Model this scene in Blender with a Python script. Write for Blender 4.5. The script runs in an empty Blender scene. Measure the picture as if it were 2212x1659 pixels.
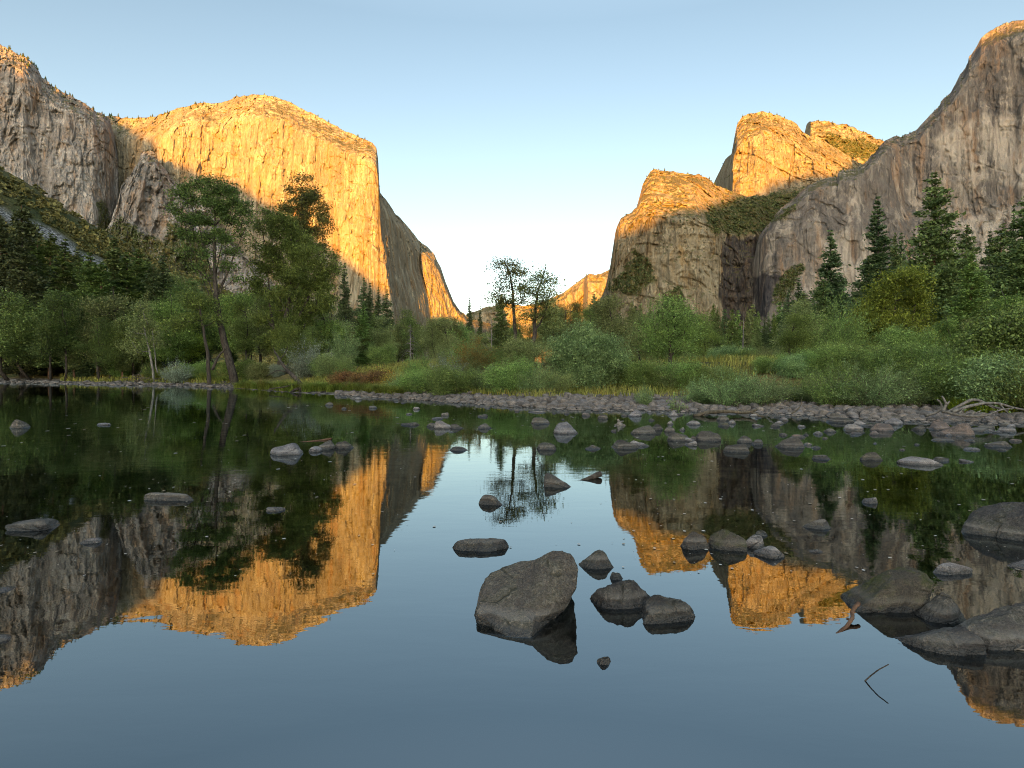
import bpy, bmesh, math, random
import numpy as np
from mathutils import Matrix, Vector
C = bpy.context.scene.collection
SC = bpy.context.scene
R = math.radians

# ------------------------------------------------------------------ camera, sky, sun, exposure
CAM_H = 1.5
PITCH, ROLL = R(-1.13), R(0.26)
F = 1290.0                                   # focal length in units of a 2212 wide picture
cam = bpy.data.objects.new('camera', bpy.data.cameras.new('camera'))
C.objects.link(cam)
cam.data.sensor_width = 36.0
cam.data.lens = 36.0 * F / 2212.0
cam.data.clip_start = 0.05
cam.data.clip_end = 40000
CM = (Matrix.Rotation(math.pi / 2 + PITCH, 4, 'X') @ Matrix.Rotation(ROLL, 4, 'Z'))
cam.matrix_world = Matrix.Translation((0, 0, CAM_H)) @ CM
SC.camera = cam

SUN_AZ, SUN_EL = R(7.0), R(3.2)              # the light travels towards +Y, turned SUN_AZ to the right
SUN_D = np.array([math.sin(SUN_AZ) * math.cos(SUN_EL), math.cos(SUN_AZ) * math.cos(SUN_EL), -math.sin(SUN_EL)])
sd = bpy.data.lights.new('sun', 'SUN')
sd.energy = 4.6
sd.angle = R(0.3)
sd.color = (1.0, 0.39, 0.012)
sun = bpy.data.objects.new('sun', sd)
C.objects.link(sun)
sun.rotation_euler = Vector(SUN_D).to_track_quat('-Z', 'Y').to_euler()

world = bpy.data.worlds.new('World')
SC.world = world
world.use_nodes = True
wn = world.node_tree
wn.nodes.clear()
w_out = wn.nodes.new('ShaderNodeOutputWorld')
w_bg = wn.nodes.new('ShaderNodeBackground')
w_sky = wn.nodes.new('ShaderNodeTexSky')
w_sky.sky_type = 'NISHITA'
w_sky.sun_disc = False
w_sky.sun_elevation = SUN_EL
w_sky.sun_rotation = math.pi + SUN_AZ
w_sky.altitude = 1200
w_sky.air_density = 1.0
w_sky.dust_density = 2.2
w_sky.ozone_density = 1.0
w_bg.inputs['Strength'].default_value = 0.15
w_hs = wn.nodes.new('ShaderNodeHueSaturation')
w_hs.inputs['Saturation'].default_value = 0.68
w_hs.inputs['Value'].default_value = 0.92
wn.links.new(w_sky.outputs[0], w_hs.inputs['Color'])
# sky dimmed at mid height, brightened overhead to add fill light
w_geo = wn.nodes.new('ShaderNodeTexCoord')
w_sep = wn.nodes.new('ShaderNodeSeparateXYZ')
w_cr = wn.nodes.new('ShaderNodeValToRGB')
w_mul = wn.nodes.new('ShaderNodeMix'); w_mul.data_type = 'RGBA'; w_mul.blend_type = 'MULTIPLY'
w_mul.inputs[0].default_value = 1.0
cr = w_cr.color_ramp
cr.elements[0].position = 0.05; cr.elements[0].color = (0.84, 0.87, 0.89, 1)
cr.elements[1].position = 0.5; cr.elements[1].color = (0.60, 0.685, 0.74, 1)
e_ = cr.elements.new(0.85); e_.color = (1.35, 1.35, 1.35, 1)
wn.links.new(w_geo.outputs['Generated'], w_sep.inputs[0])
wn.links.new(w_sep.outputs['Z'], w_cr.inputs[0])
wn.links.new(w_hs.outputs[0], w_mul.inputs[6])
wn.links.new(w_cr.outputs[0], w_mul.inputs[7])
# sky behind the camera multiplied up and warmed, added as extra fill light
w_gl = wn.nodes.new('ShaderNodeMapRange'); w_gl.interpolation_type = 'SMOOTHSTEP'
w_gl.inputs['From Min'].default_value = 0.0; w_gl.inputs['From Max'].default_value = -0.75
w_gl.inputs['To Min'].default_value = 0.0; w_gl.inputs['To Max'].default_value = 1.0
w_m2 = wn.nodes.new('ShaderNodeMix'); w_m2.data_type = 'RGBA'
w_m2.inputs[6].default_value = (1, 1, 1, 1); w_m2.inputs[7].default_value = (2.6, 2.42, 2.2, 1)
w_m3 = wn.nodes.new('ShaderNodeMix'); w_m3.data_type = 'RGBA'; w_m3.blend_type = 'MULTIPLY'
w_m3.inputs[0].default_value = 1.0
wn.links.new(w_sep.outputs['Y'], w_gl.inputs[0])
wn.links.new(w_gl.outputs[0], w_m2.inputs[0])
wn.links.new(w_mul.outputs[2], w_m3.inputs[6])
wn.links.new(w_m2.outputs[2], w_m3.inputs[7])
wn.links.new(w_m3.outputs[2], w_bg.inputs['Color'])
wn.links.new(w_bg.outputs[0], w_out.inputs['Surface'])

SC.view_settings.view_transform = 'Standard'
SC.view_settings.look = 'None'
SC.view_settings.gamma = 1.0
SC.view_settings.exposure = 2.35
SC.cycles.use_denoising = True
SC.cycles.denoising_prefilter = 'NONE'
SC.cycles.filter_width = 1.0
SC.cycles.use_adaptive_sampling = False
SC.cycles.sample_clamp_indirect = 4.0
SC.cycles.max_bounces = 8
SC.cycles.diffuse_bounces = 3
SC.cycles.glossy_bounces = 4
SC.cycles.transmission_bounces = 4
SC.cycles.transparent_max_bounces = 12
SC.cycles.caustics_reflective = False
SC.cycles.caustics_refractive = False

# ------------------------------------------------------------------ helpers
MR = np.array(CM.to_3x3())

def ray(x, y):
    """direction through a point of the 2212 x 1659 picture, scaled so that its Y is 1"""
    x = np.asarray(x, float); y = np.asarray(y, float)
    x, y = np.broadcast_arrays(x, y)
    d = np.stack([(x - 1106) / F, -(y - 829.5) / F, -np.ones_like(x)], -1) @ MR.T
    return d / d[..., 1:2]

def pt(x, y, D):
    """world point seen at picture point x, y at distance D down the valley"""
    p = ray(x, y) * np.asarray(D, float)[..., None]
    p = np.array(p)
    p[..., 2] += CAM_H
    return p

def on_water(x, y, z=0.0):
    d = ray(x, y)
    return d * ((z - CAM_H) / d[..., 2])[..., None] + np.array([0, 0, CAM_H])

def smooth(a, b, x):
    t = np.clip((np.asarray(x, float) - a) / (b - a), 0, 1)
    return t * t * (3 - 2 * t)

def _hash(ix, iy, iz, seed):
    h = (ix * 374761393 + iy * 668265263 + iz * 1440662683 + seed * 974634777) & 0xffffffff
    h = ((h ^ (h >> 13)) * 1274126177) & 0xffffffff
    h = ((h ^ (h >> 16)) * 2246822519) & 0xffffffff
    return ((h ^ (h >> 15)) & 0xffffff) / float(0xffffff) * 2 - 1

def vnoise(p, seed=0):
    f = np.floor(p)
    i = f.astype(np.int64)
    t = p - f
    t = t * t * t * (t * (t * 6 - 15) + 10)
    r = 0
    for a in (0, 1):
        wx = t[..., 0] if a else 1 - t[..., 0]
        for b in (0, 1):
            wy = t[..., 1] if b else 1 - t[..., 1]
            for c in (0, 1):
                wz = t[..., 2] if c else 1 - t[..., 2]
                r = r + wx * wy * wz * _hash(i[..., 0] + a, i[..., 1] + b, i[..., 2] + c, seed)
    return r

def fbm(p, octaves=4, seed=0, ridged=False, gain=0.5):
    r, a, s = 0, 1.0, 0
    for k in range(octaves):
        n = vnoise(p * (2.03 ** k) + 17.3 * k, seed + k)
        if ridged:
            n = 1 - 2 * np.abs(n)
        r = r + a * n
        s += a
        a *= gain
    return r / s

def mesh(name, v, faces, smooth_=True, attrs=None):
    """faces: list of int arrays (each n x k)"""
    if not isinstance(faces, (list, tuple)):
        faces = [faces]
    faces = [f for f in faces if len(f)]
    me = bpy.data.meshes.new(name)
    v = np.ascontiguousarray(v, np.float32)
    me.vertices.add(len(v))
    me.vertices.foreach_set('co', v.ravel())
    loops = np.concatenate([np.asarray(f, np.int32).ravel() for f in faces])
    tot = np.concatenate([np.full(len(f), f.shape[1], np.int32) for f in faces])
    start = np.concatenate([[0], np.cumsum(tot)[:-1]]).astype(np.int32)
    me.loops.add(len(loops))
    me.loops.foreach_set('vertex_index', loops)
    me.polygons.add(len(tot))
    me.polygons.foreach_set('loop_start', start)
    me.polygons.foreach_set('loop_total', tot)
    me.polygons.foreach_set('use_smooth', np.full(len(tot), smooth_, bool))
    if attrs:
        for k, a in attrs.items():
            at = me.attributes.new(k, 'FLOAT', 'POINT')
            at.data.foreach_set('value', np.ascontiguousarray(a, np.float32))
    me.update(calc_edges=True)
    return me

def link(name, me, mat=None, parent=None):
    o = bpy.data.objects.new(name, me)
    C.objects.link(o)
    if mat is not None and not me.materials:
        me.materials.append(mat)
    if parent is not None:
        o.parent = parent
    return o

def tag(o, label=None, cat=None, group=None, kind=None):
    if label: o['label'] = label
    if cat: o['category'] = cat
    if group: o['group'] = group
    if kind: o['kind'] = kind
    return o

def grid_faces(nr, nc):
    a = (np.arange(nr - 1)[:, None] * nc + np.arange(nc - 1)[None]).ravel()
    return np.stack([a, a + 1, a + nc + 1, a + nc], -1)

def in_poly(x, y, poly, soft=6.0):
    """soft mask of a picture polygon: 1 inside, fading over `soft` outside"""
    poly = np.array(poly, float)
    inside = np.zeros(x.shape, bool)
    dist = np.full(x.shape, 1e9)
    n = len(poly)
    for k in range(n):
        x0, y0 = poly[k]; x1, y1 = poly[(k + 1) % n]
        c = ((y0 > y) != (y1 > y)) & (x < (x1 - x0) * (y - y0) / (y1 - y0 + 1e-12) + x0)
        inside ^= c
        ex, ey = x1 - x0, y1 - y0
        t = np.clip(((x - x0) * ex + (y - y0) * ey) / (ex * ex + ey * ey + 1e-9), 0, 1)
        dist = np.minimum(dist, np.hypot(x - x0 - t * ex, y - y0 - t * ey))
    d = np.where(inside, -dist, dist)
    return 1 - smooth(-soft, soft, d)

# ------------------------------------------------------------------ node shorthand
class NT:
    def __init__(s, name):
        s.m = bpy.data.materials.new(name)
        s.m.use_nodes = True
        s.t = s.m.node_tree
        s.t.nodes.clear()
        s.out = s.t.nodes.new('ShaderNodeOutputMaterial')
    def n(s, typ, **kw):
        nd = s.t.nodes.new('ShaderNode' + typ)
        ins = kw.pop('ins', {})
        for k, v in kw.items():
            setattr(nd, k, v)
        for k, v in ins.items():
            s.set(nd.inputs[k], v)
        return nd
    def set(s, sock, v):
        if isinstance(v, bpy.types.NodeSocket):
            s.t.links.new(v, sock)
        elif isinstance(v, (tuple, list)) and len(v) == 3 and sock.type == 'RGBA':
            sock.default_value = (*v, 1)
        else:
            sock.default_value = v
    def pos(s):
        return s.n('NewGeometry').outputs['Position']
    def scaled(s, vec, sc, off=(0, 0, 0)):
        return s.n('Mapping', ins={'Vector': vec, 'Scale': sc, 'Location': off}).outputs[0]
    def noise(s, vec, scale=1.0, detail=4.0, rough=0.55, dist=0.0):
        return s.n('TexNoise', ins={'Vector': vec, 'Scale': scale, 'Detail': detail, 'Roughness': rough, 'Distortion': dist}).outputs['Fac']
    def ramp(s, fac, a, b, lo=0.0, hi=1.0):
        return s.n('MapRange', interpolation_type='SMOOTHSTEP', ins={'Value': fac, 'From Min': a, 'From Max': b, 'To Min': lo, 'To Max': hi}).outputs[0]
    def mix(s, fac, a, b, mode='MIX'):
        nd = s.n('Mix', data_type='RGBA', blend_type=mode)
        s.set(nd.inputs[0], fac); s.set(nd.inputs[6], a); s.set(nd.inputs[7], b)
        return nd.outputs[2]
    def math(s, op, a, b=0.0):
        nd = s.n('Math', operation=op)
        s.set(nd.inputs[0], a); s.set(nd.inputs[1], b)
        return nd.outputs[0]
    def attr(s, name):
        return s.n('Attribute', attribute_name=name).outputs['Fac']
    def bump(s, h, dist, strength=1.0):
        return s.n('Bump', ins={'Height': h, 'Distance': dist, 'Strength': strength}).outputs[0]
    def principled(s, col, rough=0.9, normal=None, spec=0.2):
        p = s.n('BsdfPrincipled', ins={'Base Color': col, 'Roughness': rough, 'Specular IOR Level': spec})
        if normal is not None:
            s.set(p.inputs['Normal'], normal)
        return p.outputs[0]
    def done(s, shader):
        s.t.links.new(shader, s.out.inputs['Surface'])
        return s.m
# ------------------------------------------------------------------ rock faces
def rock_material(name, base, base2, dark, pale, warm, veg=(0.035, 0.05, 0.016), streak=1.0, bump=8.0, vegslope=(0.62, 0.80), L=1.0):
    t = NT(name)
    p = t.pos()
    st1 = t.noise(t.scaled(p, (0.030 / L, 0.030 / L, 0.0035 / L)), 1.0, 5, 0.62, 0.25)
    st2 = t.noise(t.scaled(p, (0.085 / L, 0.085 / L, 0.008 / L), (31, 7, 3)), 1.0, 5, 0.6, 0.3)
    blot = t.noise(t.scaled(p, (0.006 / L, 0.006 / L, 0.004 / L), (3, 91, 5)), 1.0, 5, 0.6, 0.4)
    blot2 = t.noise(t.scaled(p, (0.022 / L, 0.022 / L, 0.014 / L), (63, 11, 55)), 1.0, 6, 0.65, 0.6)
    fine = t.noise(t.scaled(p, (0.16 / L, 0.16 / L, 0.045 / L), (13, 1, 35)), 1.0, 6, 0.7, 0.3)
    vs = t.noise(t.scaled(p, (0.011 / L, 0.011 / L, 0.0022 / L), (5, 3, 71)), 1.0, 6, 0.62, 0.5)
    vs2 = t.noise(t.scaled(p, (0.05 / L, 0.05 / L, 0.0030 / L), (15, 33, 7)), 1.0, 4, 0.6, 0.2)
    col = t.mix(t.ramp(blot, 0.40, 0.60), base, base2)
    col = t.mix(t.ramp(vs, 0.49, 0.60, 0.0, 0.8 * streak), col, t.mix(0.45, base2, dark))
    col = t.mix(t.ramp(vs2, 0.53, 0.66, 0.0, 0.7), col, pale)
    col = t.mix(t.ramp(st1, 0.50, 0.68, 0.0, 0.75), col, warm)
    col = t.mix(t.ramp(blot2, 0.55, 0.66, 0.0, 0.75), col, pale)
    col = t.mix(t.ramp(st2, 0.56, 0.70, 0.0, 0.65 * streak), col, dark)
    col = t.mix(t.ramp(fine, 0.3, 0.7, 0.55, 0.0), col, t.mix(1.0, col, (0.52, 0.50, 0.50), 'MULTIPLY'))
    crack = t.n('TexVoronoi', feature='DISTANCE_TO_EDGE', ins={'Vector': t.mix(0.25, t.scaled(p, (0.022 / L, 0.022 / L, 0.005 / L)), t.n('TexNoise', ins={'Vector': p, 'Scale': 0.03 / L, 'Detail': 4}).outputs['Color'], 'ADD'), 'Scale': 1.0}).outputs['Distance']
    col = t.mix(t.math('MULTIPLY', t.ramp(crack, 0.0, 0.03, 0.45, 0.0), t.ramp(blot2, 0.40, 0.55)), col, dark)
    col = t.mix(t.math('MULTIPLY', t.attr('pale'), t.ramp(vs2, 0.36, 0.58, 0.0, 0.85)), col, pale)
    wet = t.math('MULTIPLY', t.ramp(t.math('ADD', t.attr('stain'), t.math('MULTIPLY', t.math('SUBTRACT', st1, 0.5), 1.6)), 0.35, 0.75), t.ramp(fine, 0.30, 0.62, 0.97, 0.72))
    wet = t.math('MULTIPLY', wet, t.ramp(t.attr('stain'), 0.02, 0.3))
    col = t.mix(wet, col, t.mix(t.ramp(st1, 0.40, 0.60), (0.020, 0.022, 0.030), (0.038, 0.032, 0.034)))
    nz = t.n('SeparateXYZ', ins={0: t.n('NewGeometry').outputs['Normal']}).outputs['Z']
    sl = t.math('MULTIPLY', t.ramp(nz, *vegslope), t.ramp(blot2, 0.36, 0.52))
    vg = t.math('MAXIMUM', t.math('MULTIPLY', sl, 0.8), t.math('MULTIPLY', t.attr('veg'), t.ramp(fine, 0.36, 0.50)))
    col = t.mix(vg, col, t.mix(t.ramp(blot2, 0.35, 0.65), veg, (0.10, 0.085, 0.03)))
    h = t.math('ADD', t.math('MULTIPLY', st1, 1.2), t.math('ADD', t.math('MULTIPLY', st2, 0.8), t.math('MULTIPLY', fine, 0.55)))
    h = t.math('ADD', h, t.ramp(crack, 0.0, 0.05, -0.2, 0.0))
    return t.done(t.principled(col, 0.95, t.bump(h, bump * L), 0.1))

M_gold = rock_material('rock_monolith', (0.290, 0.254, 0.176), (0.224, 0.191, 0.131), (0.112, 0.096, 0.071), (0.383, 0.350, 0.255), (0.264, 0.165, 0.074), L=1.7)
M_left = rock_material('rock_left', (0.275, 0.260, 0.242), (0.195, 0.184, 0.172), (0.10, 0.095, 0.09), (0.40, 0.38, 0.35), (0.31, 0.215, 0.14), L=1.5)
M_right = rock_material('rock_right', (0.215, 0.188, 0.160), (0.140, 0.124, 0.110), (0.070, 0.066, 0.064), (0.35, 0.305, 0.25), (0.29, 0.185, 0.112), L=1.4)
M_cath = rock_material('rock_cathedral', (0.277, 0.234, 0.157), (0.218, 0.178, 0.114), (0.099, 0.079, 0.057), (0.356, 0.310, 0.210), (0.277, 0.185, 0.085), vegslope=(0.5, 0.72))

def P_(s):
    return [tuple(map(float, q.split(','))) for q in s.split()]

def prof(pts, x):
    a = np.array(pts, float)
    return np.interp(x, a[:, 0], a[:, 1])

def cliff(name, mat, top, depth, ybot, nx, ny, label, seed=0, lean=0.12, brow=(0.88, 120.0), amp=(28, 14, 5, 4), veg=(), stain=(), pale=(), rough=1.4, L=1.0, bench=None, back=(0.3, 900), crk=1.0, xr=None):
    x0, x1 = top[0][0], top[-1][0]
    xs = np.linspace(x0, x1, nx)
    if xr is not None:                      # the wall runs on, more coarsely, outside the view
        lo, hi = xr
        xs = np.concatenate([np.linspace(x0, lo, 110)[:-1] if x0 < lo else [], np.linspace(lo, hi, nx), np.linspace(hi, x1, 110)[1:] if x1 > hi else []])
        nx = len(xs)
    top_y = prof(top, xs)
    jit = fbm(np.stack([xs * 0.11, 0 * xs, 0 * xs + seed], -1), 4, seed + 50)
    top_y = top_y + jit * rough * 2.0
    t = np.linspace(0, 1, ny) ** 0.92
    X = np.repeat(xs[None], ny, 0)
    Y = ybot + (top_y[None] - ybot) * t[:, None]
    T = np.repeat(t[:, None], nx, 1)
    D = depth(X, Y)
    q = (804 - Y) / F
    D = D * (1 + lean * np.maximum(q, 0))
    D = D + brow[1] * smooth(brow[0], 1.0, T) ** 1.3
    if bench is not None:
        D = D + bench(X, Y)
    Pw = pt(X, Y, D)
    a0, a1, a2, a3 = amp
    n = a0 * fbm(Pw / np.array([260, 260, 900]) / L, 3, seed + 1)
    n += a1 * fbm(Pw / np.array([75, 75, 420]) / L, 4, seed + 9, True)
    n += a2 * fbm(Pw / np.array([24, 24, 120]) / L, 4, seed + 21, True)
    n += a3 * fbm(Pw / np.array([150, 150, 40]) / L, 3, seed + 33, True)
    n += 0.6 * a2 * fbm(Pw / np.array([10, 10, 14]) / L, 3, seed + 41)
    sl = fbm(Pw / np.array([130, 130, 300]) / L + 3.7, 4, seed + 91) * 3.2
    fr_ = sl - np.floor(sl)
    n += a1 * 0.55 * (np.floor(sl) + smooth(0.0, 0.16, fr_))
    sl = fbm(Pw / np.array([48, 48, 75]) / L + 9.1, 3, seed + 97) * 2.6
    n += a2 * 0.8 * (np.floor(sl) + smooth(0.0, 0.25, sl - np.floor(sl)))
    cr = 1 - np.abs(fbm(Pw / np.array([95, 95, 620]) / L + 5.5, 3, seed + 111)) * 4
    n -= crk * a1 * 0.8 * smooth(0.62, 0.97, cr)
    cr = 1 - np.abs(fbm(Pw @ np.array([[1, 0, 0.35], [0, 1, 0], [0.45, 0, 1]]) / np.array([210, 210, 120]) / L + 8.5, 3, seed + 121)) * 5
    n -= crk * a1 * 0.5 * smooth(0.70, 0.97, cr)
    D = D - n
    Pw = pt(X, Y, D)
    at = {}
    for nm, polys in (('veg', veg), ('stain', stain), ('pale', pale)):
        a = np.zeros(X.shape)
        wob = fbm(Pw / (40.0 * L), 4, seed + 70) * 14
        wob2 = fbm(Pw / (40.0 * L) + 9, 4, seed + 77) * 9
        for pl in polys:
            a = np.maximum(a, in_poly(X + wob, Y + wob2, pl, 11.0 if nm == 'stain' else 8.0))
        at[nm] = a
    rows = [Pw]
    back_d = np.array([12, 45, 130, 330, 700, 1200.0]) * back[1] / 1200
    last = Pw[-1]
    dirv = np.stack([last[:, 0], last[:, 1], 0 * last[:, 0]], -1)
    dirv /= np.linalg.norm(dirv, axis=1)[:, None]
    for k, b in enumerate(back_d):
        r = last + dirv * b
        r[:, 2] = last[:, 2] * (1 - back[0] * b / back_d[-1] * (0.4 + 0.6 * b / back_d[-1])) + fbm(r / 60.0, 3, seed + 5) * 4 - 3
        if k == len(back_d) - 1:
            r[:, 2] = -20
        rows.append(r[None])
    V = np.concatenate([r.reshape(-1, nx, 3) for r in rows], 0)
    nr = V.shape[0]
    for k in at:
        at[k] = np.concatenate([at[k], np.repeat(at[k][-1:], nr - ny, 0)], 0).ravel()
    o = link(name, mesh(name, V.reshape(-1, 3), grid_faces(nr, nx), True, at), mat)
    tag(o, label, 'cliff', None, 'structure')
    return dict(o=o, X=X, Y=Y, P=Pw, top=V[ny - 1], at=at, ny=ny, nx=nx, D=D)

# --- great lit monolith (its prow, the shaded side behind the prow, the second lit buttress)
el_top = P_('120,262 180,252 230,250 281,256 332,252 385,234 430,223 477,222 508,209 555,203 586,207 625,221 684,250 742,281 781,297 805,309 813,318 817,345 819,391 821,416 836,435 852,458 874,481 891,503 908,522 924,533 938,549 952,577 964,614 980,652 996,674 1020,690 1060,700')
nose = np.array(P_('813,300 818,360 820,400 820.6,470 824,520 831.5,564 839,617 846,658 862,760 870,850'))
nose2 = np.array(P_('906,500 908,524 910,580 919,614 928,645 932,670 940,760 945,850'))
def el_depth(X, Y):
    xe = np.interp(Y, nose[:, 1], nose[:, 0])
    xf = np.interp(Y, nose2[:, 1], nose2[:, 0])
    u = X - xe
    d = np.interp(u, [-700, -590, -480, -420, -330, -260, -190, -120, -60, -22, 0], [3350, 3200, 3010, 2960, 2930, 2860, 2850, 2770, 2720, 2650, 2660])
    w = np.clip((X - xe) / np.maximum(xf - xe, 1), 0, 1)
    d = np.where(u > 0, 2660 + 740 * w, d)
    d = np.where(X > xf, 3400 + np.interp(X - xf, [0, 30, 75, 130], [-40, 40, 180, 500]), d)
    return d
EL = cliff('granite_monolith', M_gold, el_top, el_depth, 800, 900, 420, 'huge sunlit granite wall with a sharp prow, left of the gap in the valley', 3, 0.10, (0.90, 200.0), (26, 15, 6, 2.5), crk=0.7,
           pale=[P_('227,402 254,414 260,430 256,461 240,505 228,505 234,461 230,422')],
           veg=[P_('258,500 300,470 350,490 420,560 440,620 230,620')])

# --- left wall in shade
def lf_depth(X, Y):
    return np.interp(X, [-1300, -70, 0, 50, 75, 150, 200, 225, 250, 275], [1900, 2600, 2640, 2650, 2700, 2770, 2800, 2860, 2980, 3050])
lf_top = P_('-1300,260 -900,190 -500,110 -250,60 -70,75 0,97 12,100 30,110 48,122 60,128 75,142 90,165 105,180 150,205 170,215 195,232 220,246 236,258 246,290 256,330 250,370 260,420 268,470 276,520')
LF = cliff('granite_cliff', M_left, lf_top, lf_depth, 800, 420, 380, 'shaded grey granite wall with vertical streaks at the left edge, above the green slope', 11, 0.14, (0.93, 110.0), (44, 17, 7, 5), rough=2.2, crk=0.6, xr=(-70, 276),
           veg=[P_('208,440 222,430 240,470 262,530 215,510')])

# --- broken buttress below the monolith
bt_top = P_('216,545 226,500 240,478 255,430 262,400 280,378 298,352 305,328 334,327 342,350 356,366 380,396 420,424 450,460 500,520 560,580 620,640')
BT = cliff('granite_buttress', M_left, bt_top, lambda X, Y: np.interp(X, [216, 250, 300, 345, 420, 620], [2700, 2620, 2580, 2600, 2650, 2700]), 800, 340, 260,
           'broken grey buttress with ledges and scrub, below the shaded corner of the great wall', 23, 0.35, (0.9, 40.0), (40, 28, 13, 10), rough=2.5, crk=0.5,
           veg=[P_('230,500 262,470 300,500 350,520 370,480 430,520 470,600 240,600')], pale=[P_('227,402 254,414 260,430 256,461 240,505 228,505 234,461 230,422')])

# --- distant ridge in the gap
fr_top = P_('880,690 1000,682 1050,664 1090,655 1130,661 1176,652 1217,631 1245,612 1267,595 1273,591 1286,595 1301,590 1316,583 1345,572 1400,560')
FR = cliff('distant_ridge', M_cath, fr_top, lambda X, Y: np.interp(X, [880, 1180, 1260, 1270, 1400], [7600, 7000, 6600, 6250, 6300]), 806, 300, 110,
           'distant golden ridge glowing in the gap at the valley end', 31, 0.3, (0.9, 150.0), (120, 60, 20, 15), rough=1.0, L=2.5)

# --- right side: lower cathedral rock with the wet fall stain
def lc_depth(X, Y):
    return np.interp(X, [1292, 1304, 1320, 1340, 1400, 1500, 1552, 1566, 1600, 1634, 1650, 1760], [2700, 2350, 2080, 2010, 1930, 1905, 1940, 2000, 2015, 2010, 2080, 2150])
lc_top = P_('1292,660 1300,640 1308,621 1319,571 1329,503 1333,489 1341,472 1360,462 1375,449 1383,418 1389,397 1404,371 1416,365 1437,368 1462,373 1486,375 1511,377 1528,385 1544,399 1582,414 1612,424 1650,424 1690,410 1760,400')
LC = cliff('granite_cliff', M_cath, lc_top, lc_depth, 800, 560, 360, 'tan granite cliff with a golden brushy top and a black wet streak, right of the gap', 41, 0.16, (0.92, 60.0), (24, 16, 9, 8), rough=1.8,
           bench=lambda X, Y: 2.6 * np.maximum(np.interp(X, [1330, 1400, 1500, 1560, 1640, 1760], [480, 470, 470, 505, 508, 500]) - Y, 0),
           stain=[P_('1566,514 1580,509 1600,516 1632,510 1640,530 1638,575 1655,592 1690,600 1680,640 1650,700 1565,700 1548,640 1562,590 1558,550')],
           veg=[P_('1520,470 1545,440 1600,430 1640,420 1720,410 1720,460 1680,470 1650,500 1600,510 1545,500'), P_('1310,625 1360,570 1372,540 1410,570 1420,605 1380,640'), P_('1425,640 1470,620 1480,680 1420,690')])

def mc_depth(X, Y):
    return np.interp(X, [1535, 1560, 1578, 1584, 1640, 1700, 1760, 1840, 1930], [3300, 2850, 2500, 2440, 2400, 2420, 2380, 2420, 2500])
mc_top = P_('1535,415 1544,391 1553,373 1567,344 1580,331 1586,298 1592,269 1602,252 1623,245 1648,241 1677,248 1706,259 1722,269 1735,286 1743,291 1750,295 1785,306 1834,338 1863,355 1900,395 1930,420')
MC = cliff('granite_dome', M_cath, mc_top, mc_depth, 560, 460, 300, 'golden sunlit granite dome with a shaded left side, behind the cliff with the wet streak', 53, 0.30, (0.80, 160.0), (26, 16, 8, 6), rough=1.3,
           bench=lambda X, Y: np.maximum(X - 1700, 0) * 0.9 * smooth(460, 300, Y))
sc_top = P_('1726,330 1738,287 1742,271 1749,263 1772,260 1805,267 1834,271 1855,281 1884,294 1913,306 1950,335 1990,360')
SCD = cliff('granite_peak', M_cath, sc_top, lambda X, Y: np.interp(X, [1726, 1740, 1752, 1800, 1990], [3050, 2950, 2800, 2790, 2800]), 460, 260, 140,
            'golden brushy second peak peeping out behind the sunlit dome', 61, 1.1, (0.8, 60.0), (26, 18, 10, 10), rough=2.2,
            veg=[P_('1770,290 1860,300 1905,320 1870,345 1790,320')])

def rw_depth(X, Y):
    d = np.interp(X, [1625, 1640, 1655, 1700, 1760, 1850, 1950, 2000, 2100, 2212, 2320, 3600], [2060, 2000, 1962, 1915, 1885, 1840, 1830, 1815, 1800, 1740, 1680, 1250])
    return d + 40 * smooth(0, 30, X - (1905 + (Y - 300) * 0.18)) * smooth(620, 480, Y) - 30 * smooth(430, 500, Y)
rw_top = P_('1625,560 1640,510 1660,484 1681,456 1710,431 1751,397 1780,386 1809,381 1812,369 1847,364 1867,352 1892,327 1913,304 1929,295 1958,292 1979,281 2000,259 2025,232 2041,211 2054,199 2074,161 2091,137 2093,124 2107,103 2120,83 2141,64 2165,54 2186,46 2212,43 2320,20 2600,-20 2900,40 3200,140 3600,260')
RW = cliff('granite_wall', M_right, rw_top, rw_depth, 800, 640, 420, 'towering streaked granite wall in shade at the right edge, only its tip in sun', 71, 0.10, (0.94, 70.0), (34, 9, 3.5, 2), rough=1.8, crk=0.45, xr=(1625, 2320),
           pale=[P_('1780,520 1850,480 1905,560 1900,660 1780,660'), P_('2010,300 2120,250 2320,240 2320,420 2080,380'), P_('2060,480 2320,420 2320,600 2060,600')],
           stain=[P_('1630,600 1668,588 1690,600 1672,640 1660,690 1625,690')],
           veg=[P_('1690,600 1720,570 1740,575 1720,610 1690,660 1670,660'), P_('1668,480 1690,455 1720,440 1700,470')])

# --- unseen ridge added behind the camera, crest shaped to throw the evening shadow line
RB = 9000.0
sh_pts = []
def near_depth(cl, x, y):
    k = np.argmin((cl['X'] - x) ** 2 + (cl['Y'] - y) ** 2)
    return cl['D'].ravel()[k]
for cl, s in ((LF, '0,150 30,153 50,166 62,128 150,190'), (EL, '234,266 273,277 328,301 338,312 341,342 355,351 410,359 430,377 469,385 504,390 527,406 558,426 586,445 650,490 715,535 742,555 781,586 812,617 836,640'),
              (LC, '1340,502 1366,498 1395,482 1420,466 1470,453 1503,451 1536,441 1586,424'),
              (MC, '1640,416 1660,402 1689,390 1731,381 1809,376'),
              (RW, '2124,103 2149,86 2178,72 2212,62')):
    for x, y in P_(s):
        p = pt(x, y, near_depth(cl, x, y))
        k = (p[1] + RB) / SUN_D[1]
        sh_pts.append(p - SUN_D * k)
sh_pts = np.array(sorted(sh_pts, key=lambda a: a[0]))
if __name__ == '__main__':
    print('CREST', [(int(a[0]), int(a[2])) for a in sh_pts])
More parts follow.
